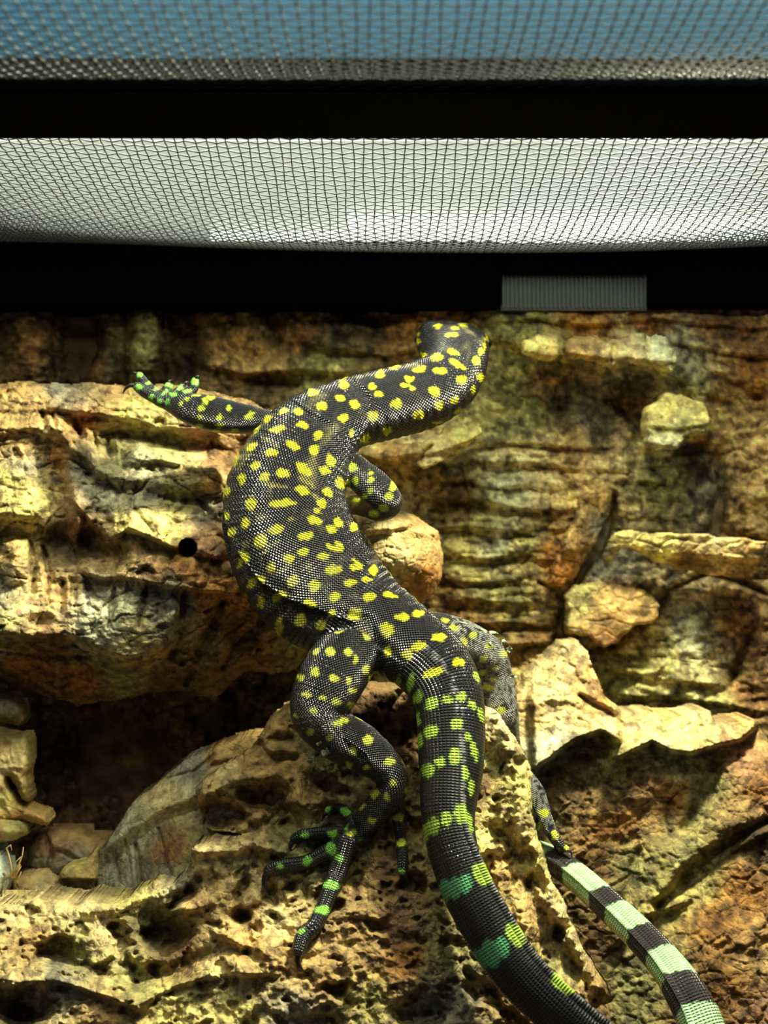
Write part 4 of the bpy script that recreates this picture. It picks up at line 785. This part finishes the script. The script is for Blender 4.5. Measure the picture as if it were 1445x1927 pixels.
# olive speckled bars between the spots
band = sstep(.15, .55, gnoise(np.stack([SARC*75, TH*1.2, SARC*0+3], 1)))*sstep(-.2, .4, gnoise(np.stack([SARC*30, TH*3, SARC*0+8], 1)))
COLS += (tr*band*0.10)[:, None]*np.array([.9, .8, .3])
# scale cells: jitter of the spot outline by whole scales
ci_ = np.floor(SU).astype(int); cj_ = np.floor(SV+0.5*(ci_ & 1)).astype(int)
h1 = PERM[(PERM[ci_ & 255]+cj_) & 255]/255.0; h2 = PERM[(PERM[(ci_+91) & 255]+cj_) & 255]/255.0
QX = PX+(h1-.5)*4.5; QY = PY+(h2-.5)*4.5
def paint(lst, col, mask, op=1.0, grow=1.0):
    col = np.array(col)
    for (x, y, rx, ry, a) in lst:
        R = max(rx, ry)*1.6+8; k = np.where(mask & front & (np.abs(PX-x) < R) & (np.abs(PY-y) < R))[0]
        c, s = math.cos(math.radians(a)), math.sin(math.radians(a)); u = ((QX[k]-x)*c+(QY[k]-y)*s)/(rx*grow); v = (-(QX[k]-x)*s+(QY[k]-y)*c)/(ry*grow)
        w_ = (1-sstep(.92, 1.10, np.sqrt(u*u+v*v)))*op; COLS[k] = COLS[k]*(1-w_[:, None])+col*w_[:, None]
allm = np.ones(nv_, bool); limb = lg | (kinds == 'toe')
paint(dim_trunk, (.22, .20, .05), tr, .55); paint(spots_trunk, YS, tr | (tl & (PY < 1260)), 1, 1.08)
paint(spots_limb, YG, limb); paint(spots_hind, (0.56, 0.60, 0.05), limb); paint(spots_green, GN, limb)
paint(spots_tail, YS, tr | tl); paint(spots_tailg, TG, tl & (PX < 1200)); paint(spots_teal, TE, tl & (PX < 1150))
farleg = lg & (PX > 850) & (PY > 1150); k_ = farleg & (h2 > .42); COLS[k_ & (COLS[:, 0] < .1)] = (0.16, 0.165, 0.15)
# hidden side: the same kind of spots, scattered
hid = ~front & (tr | lg)
f1, f2, cid = worley(SU/9, SV/9, 5); COLS[hid & (f1 < .27)] = YG
# tail base turns blacker, second half banded mint and black
tk = [c for c in CH if c['kind'] == 'tail'][0]
def s_near(x, y, lo=0.25):
    d = np.hypot(tk['px'][:, 0]-x, tk['px'][:, 1]-y); d[tk['s'] < lo] = 1e9; return tk['s'][d.argmin()]
e_ = [(1010, 1600), (1038, 1613), (1078, 1640), (1124, 1679), (1156, 1708), (1204, 1752), (1240, 1792), (1278, 1842), (1306, 1892)]
sb = [s_near(x, y) for x, y in e_]      # boundaries going from the tip outwards
s2 = SARC+0.0012*(h1-.5)+0.0018*np.abs(TH)
far = tl & (SARC > 0.30*0+s_near(1350, 2010, .2))
pale = np.zeros(nv_, bool)
iv = [(sb[1], 9), (sb[3], sb[2]), (sb[5], sb[4]), (sb[7], sb[6]), (sb[8]-.016, sb[8])]
for a_, b_ in iv: pale |= far & (s2 > min(a_, b_)) & (s2 < max(a_, b_))
kl = tl & (np.abs(TH) < .10) & (COLS[:, 0] < .05); COLS[kl & (h1 > .35)] = (.10, .10, .105)
COLS[far] = (0.030, 0.026, 0.028); COLS[pale] = MINT
vent_ = pale & (np.sin(TH) < -.55); COLS[vent_] = (0.55, 0.60, 0.22)
cols_n = 0.8+0.4*h1; COLS = COLS*cols_n[:, None]
COLS = smooth(COLS, 1)
# ---- skin material: rows of bead-like scales
def skin_mat():
    m, nt, b = mat_new('scaly skin'); N = nt.nodes; L = nt.links
    def math_(op, a, b_=None, c=None):
        n = N.new('ShaderNodeMath'); n.operation = op
        for i, x in enumerate((a, b_, c)):
            if x is None: continue
            if isinstance(x, (int, float)): n.inputs[i].default_value = x
            else: L.new(x, n.inputs[i])
        return n.outputs[0]
    col = N.new('ShaderNodeAttribute'); col.attribute_name = 'col'; uv = N.new('ShaderNodeAttribute'); uv.attribute_name = 'scale_uv'
    sep = N.new('ShaderNodeSeparateXYZ'); L.new(uv.outputs['Vector'], sep.inputs[0]); u, v, rc = sep.outputs
    def d2(uo, vo, su=1.0, sv=1.0):
        a = math_('SUBTRACT', math_('FRACT', math_('ADD', u, uo)), .5); c = math_('SUBTRACT', math_('FRACT', math_('ADD', math_('MULTIPLY', v, sv), vo)), .5)
        return math_('SQRT', math_('ADD', math_('MULTIPLY', a, a), math_('MULTIPLY', c, c)))
    hexd = math_('MINIMUM', d2(0, 0), d2(.5, .5))
    dome = math_('SUBTRACT', 1.0, math_('MULTIPLY', hexd, 1.9))
    au = math_('ABSOLUTE', math_('SUBTRACT', math_('FRACT', u), .5)); av = math_('ABSOLUTE', math_('SUBTRACT', math_('FRACT', math_('MULTIPLY', v, .7)), .5))
    ring = math_('SUBTRACT', 1.0, math_('MAXIMUM', math_('MULTIPLY', au, 1.7), math_('SUBTRACT', math_('MULTIPLY', av, 1.9), .25)))
    mx = N.new('ShaderNodeMix'); L.new(rc, mx.inputs[0]); L.new(dome, mx.inputs[2]); L.new(ring, mx.inputs[3]); h = mx.outputs[0]
    mr = N.new('ShaderNodeMapRange'); mr.inputs['From Min'].default_value = 0.0; mr.inputs['From Max'].default_value = 0.45; mr.inputs['To Min'].default_value = 0.35; L.new(h, mr.inputs['Value'])
    sc = N.new('ShaderNodeVectorMath'); sc.operation = 'SCALE'; L.new(col.outputs['Color'], sc.inputs[0]); L.new(mr.outputs[0], sc.inputs['Scale']); L.new(sc.outputs[0], b.inputs['Base Color'])
    bp = N.new('ShaderNodeBump'); bp.inputs['Strength'].default_value = 1.0; bp.inputs['Distance'].default_value = 0.0007; L.new(h, bp.inputs['Height']); L.new(bp.outputs[0], b.inputs['Normal'])
    b.inputs['Roughness'].default_value = 0.30; b.inputs['Specular IOR Level'].default_value = 0.62
    return m
M_skin = skin_mat()
root = empty('monitor_lizard', (0.0, .60, CZ-.08), 'young black monitor lizard with yellow spots climbing the cork, tail end banded mint and black', 'lizard')
body = mesh_obj('body', BV, BQ, M_skin, root, cols=COLS, attrs={'scale_uv': np.stack([SU, SV, RECT], 1)})
M_claw = simple('dark claw', (0.015, 0.012, 0.010), 0.25)
for pts, r, D1 in CLAWS:
    G = spline([[x, y, D1-0.0012*math.sin(math.pi*i/(len(pts)-1))] for i, (x, y) in enumerate(pts)], 5)
    curve_tube('claw', [at(*g) for g in G], r/F*D1, M_claw, root, 8, r/F*D1*.12)
# eyes on the far sides of the head
M_eye = simple('glossy dark eye', (0.01, 0.008, 0.006), 0.08)
for (x, y, D) in ((917, 646, .676), (788, 640, .690)):
    bm = bmesh.new(); bmesh.ops.create_uvsphere(bm, u_segments=16, v_segments=10, radius=.0024); bmesh.ops.translate(bm, verts=bm.verts, vec=at(x, y, D))
    me = bpy.data.meshes.new('eye'); bm.to_mesh(me); bm.free(); me.materials.append(M_eye); o = bpy.data.objects.new('eye', me); COL.objects.link(o); adopt(o, root)
    for p in me.polygons: p.use_smooth = True
# curling flakes of shed skin on both knees and on the right shank
M_shed = simple('papery shed skin', (0.34, 0.36, 0.20), 0.7, bump=(1500, .8), spec=.2)
def flake(x, y, D, w_, h_, ang, curl, seed):
    rs = np.random.RandomState(seed); c, s = math.cos(math.radians(ang)), math.sin(math.radians(ang)); m = 18; jag = 0.55+0.45*rs.rand(m)
    V = [tuple(at(x, y, D-.0008))]; Fc = []
    for k in (1, 2, 3):
        for j in range(m):
            a = 2*math.pi*j/m; r = k/3*(1 if k < 3 else jag[j]); X = .5*w_*r*math.cos(a); Y = .5*h_*r*math.sin(a)
            q = at(x+X*c-Y*s, y+X*s+Y*c, D); q.y -= curl*.001*(.5*r*r*math.cos(2*a+seed)+.25*rs.rand()); V.append(tuple(q))
    for j in range(m): Fc.append([0, 1+j, 1+(j+1) % m])
    for k in (0, 1):
        for j in range(m): a0 = 1+k*m; Fc.append([a0+j, a0+m+j, a0+m+(j+1) % m, a0+(j+1) % m])
    o = mesh_obj('shed_skin', V, Fc, M_shed, root); so = o.modifiers.new('t', 'SOLIDIFY'); so.thickness = .0001; o['label'] = 'papery flake of shed skin'; return o
flake(612, 1415, .5685, 20, 26, -10, 4, 1); flake(600, 1398, .567, 12, 14, 30, 3, 2); flake(585, 1425, .572, 14, 10, 10, 3, 12)
for k_, (x, y, D, a_, b_, g_) in enumerate([(930, 1192, .606, 30, 8, 10), (948, 1208, .61, 14, 12, 60), (958, 1222, .612, 12, 16, 20), (966, 1272, .617, 16, 7, 5), (905, 1185, .602, 26, 7, 15), (870, 1172, .60, 24, 5, 12), (922, 1212, .604, 14, 8, 50), (1000, 1508, .607, 12, 18, 10)]):
    flake(x, y, D, a_, b_, g_, 3, 20+k_)
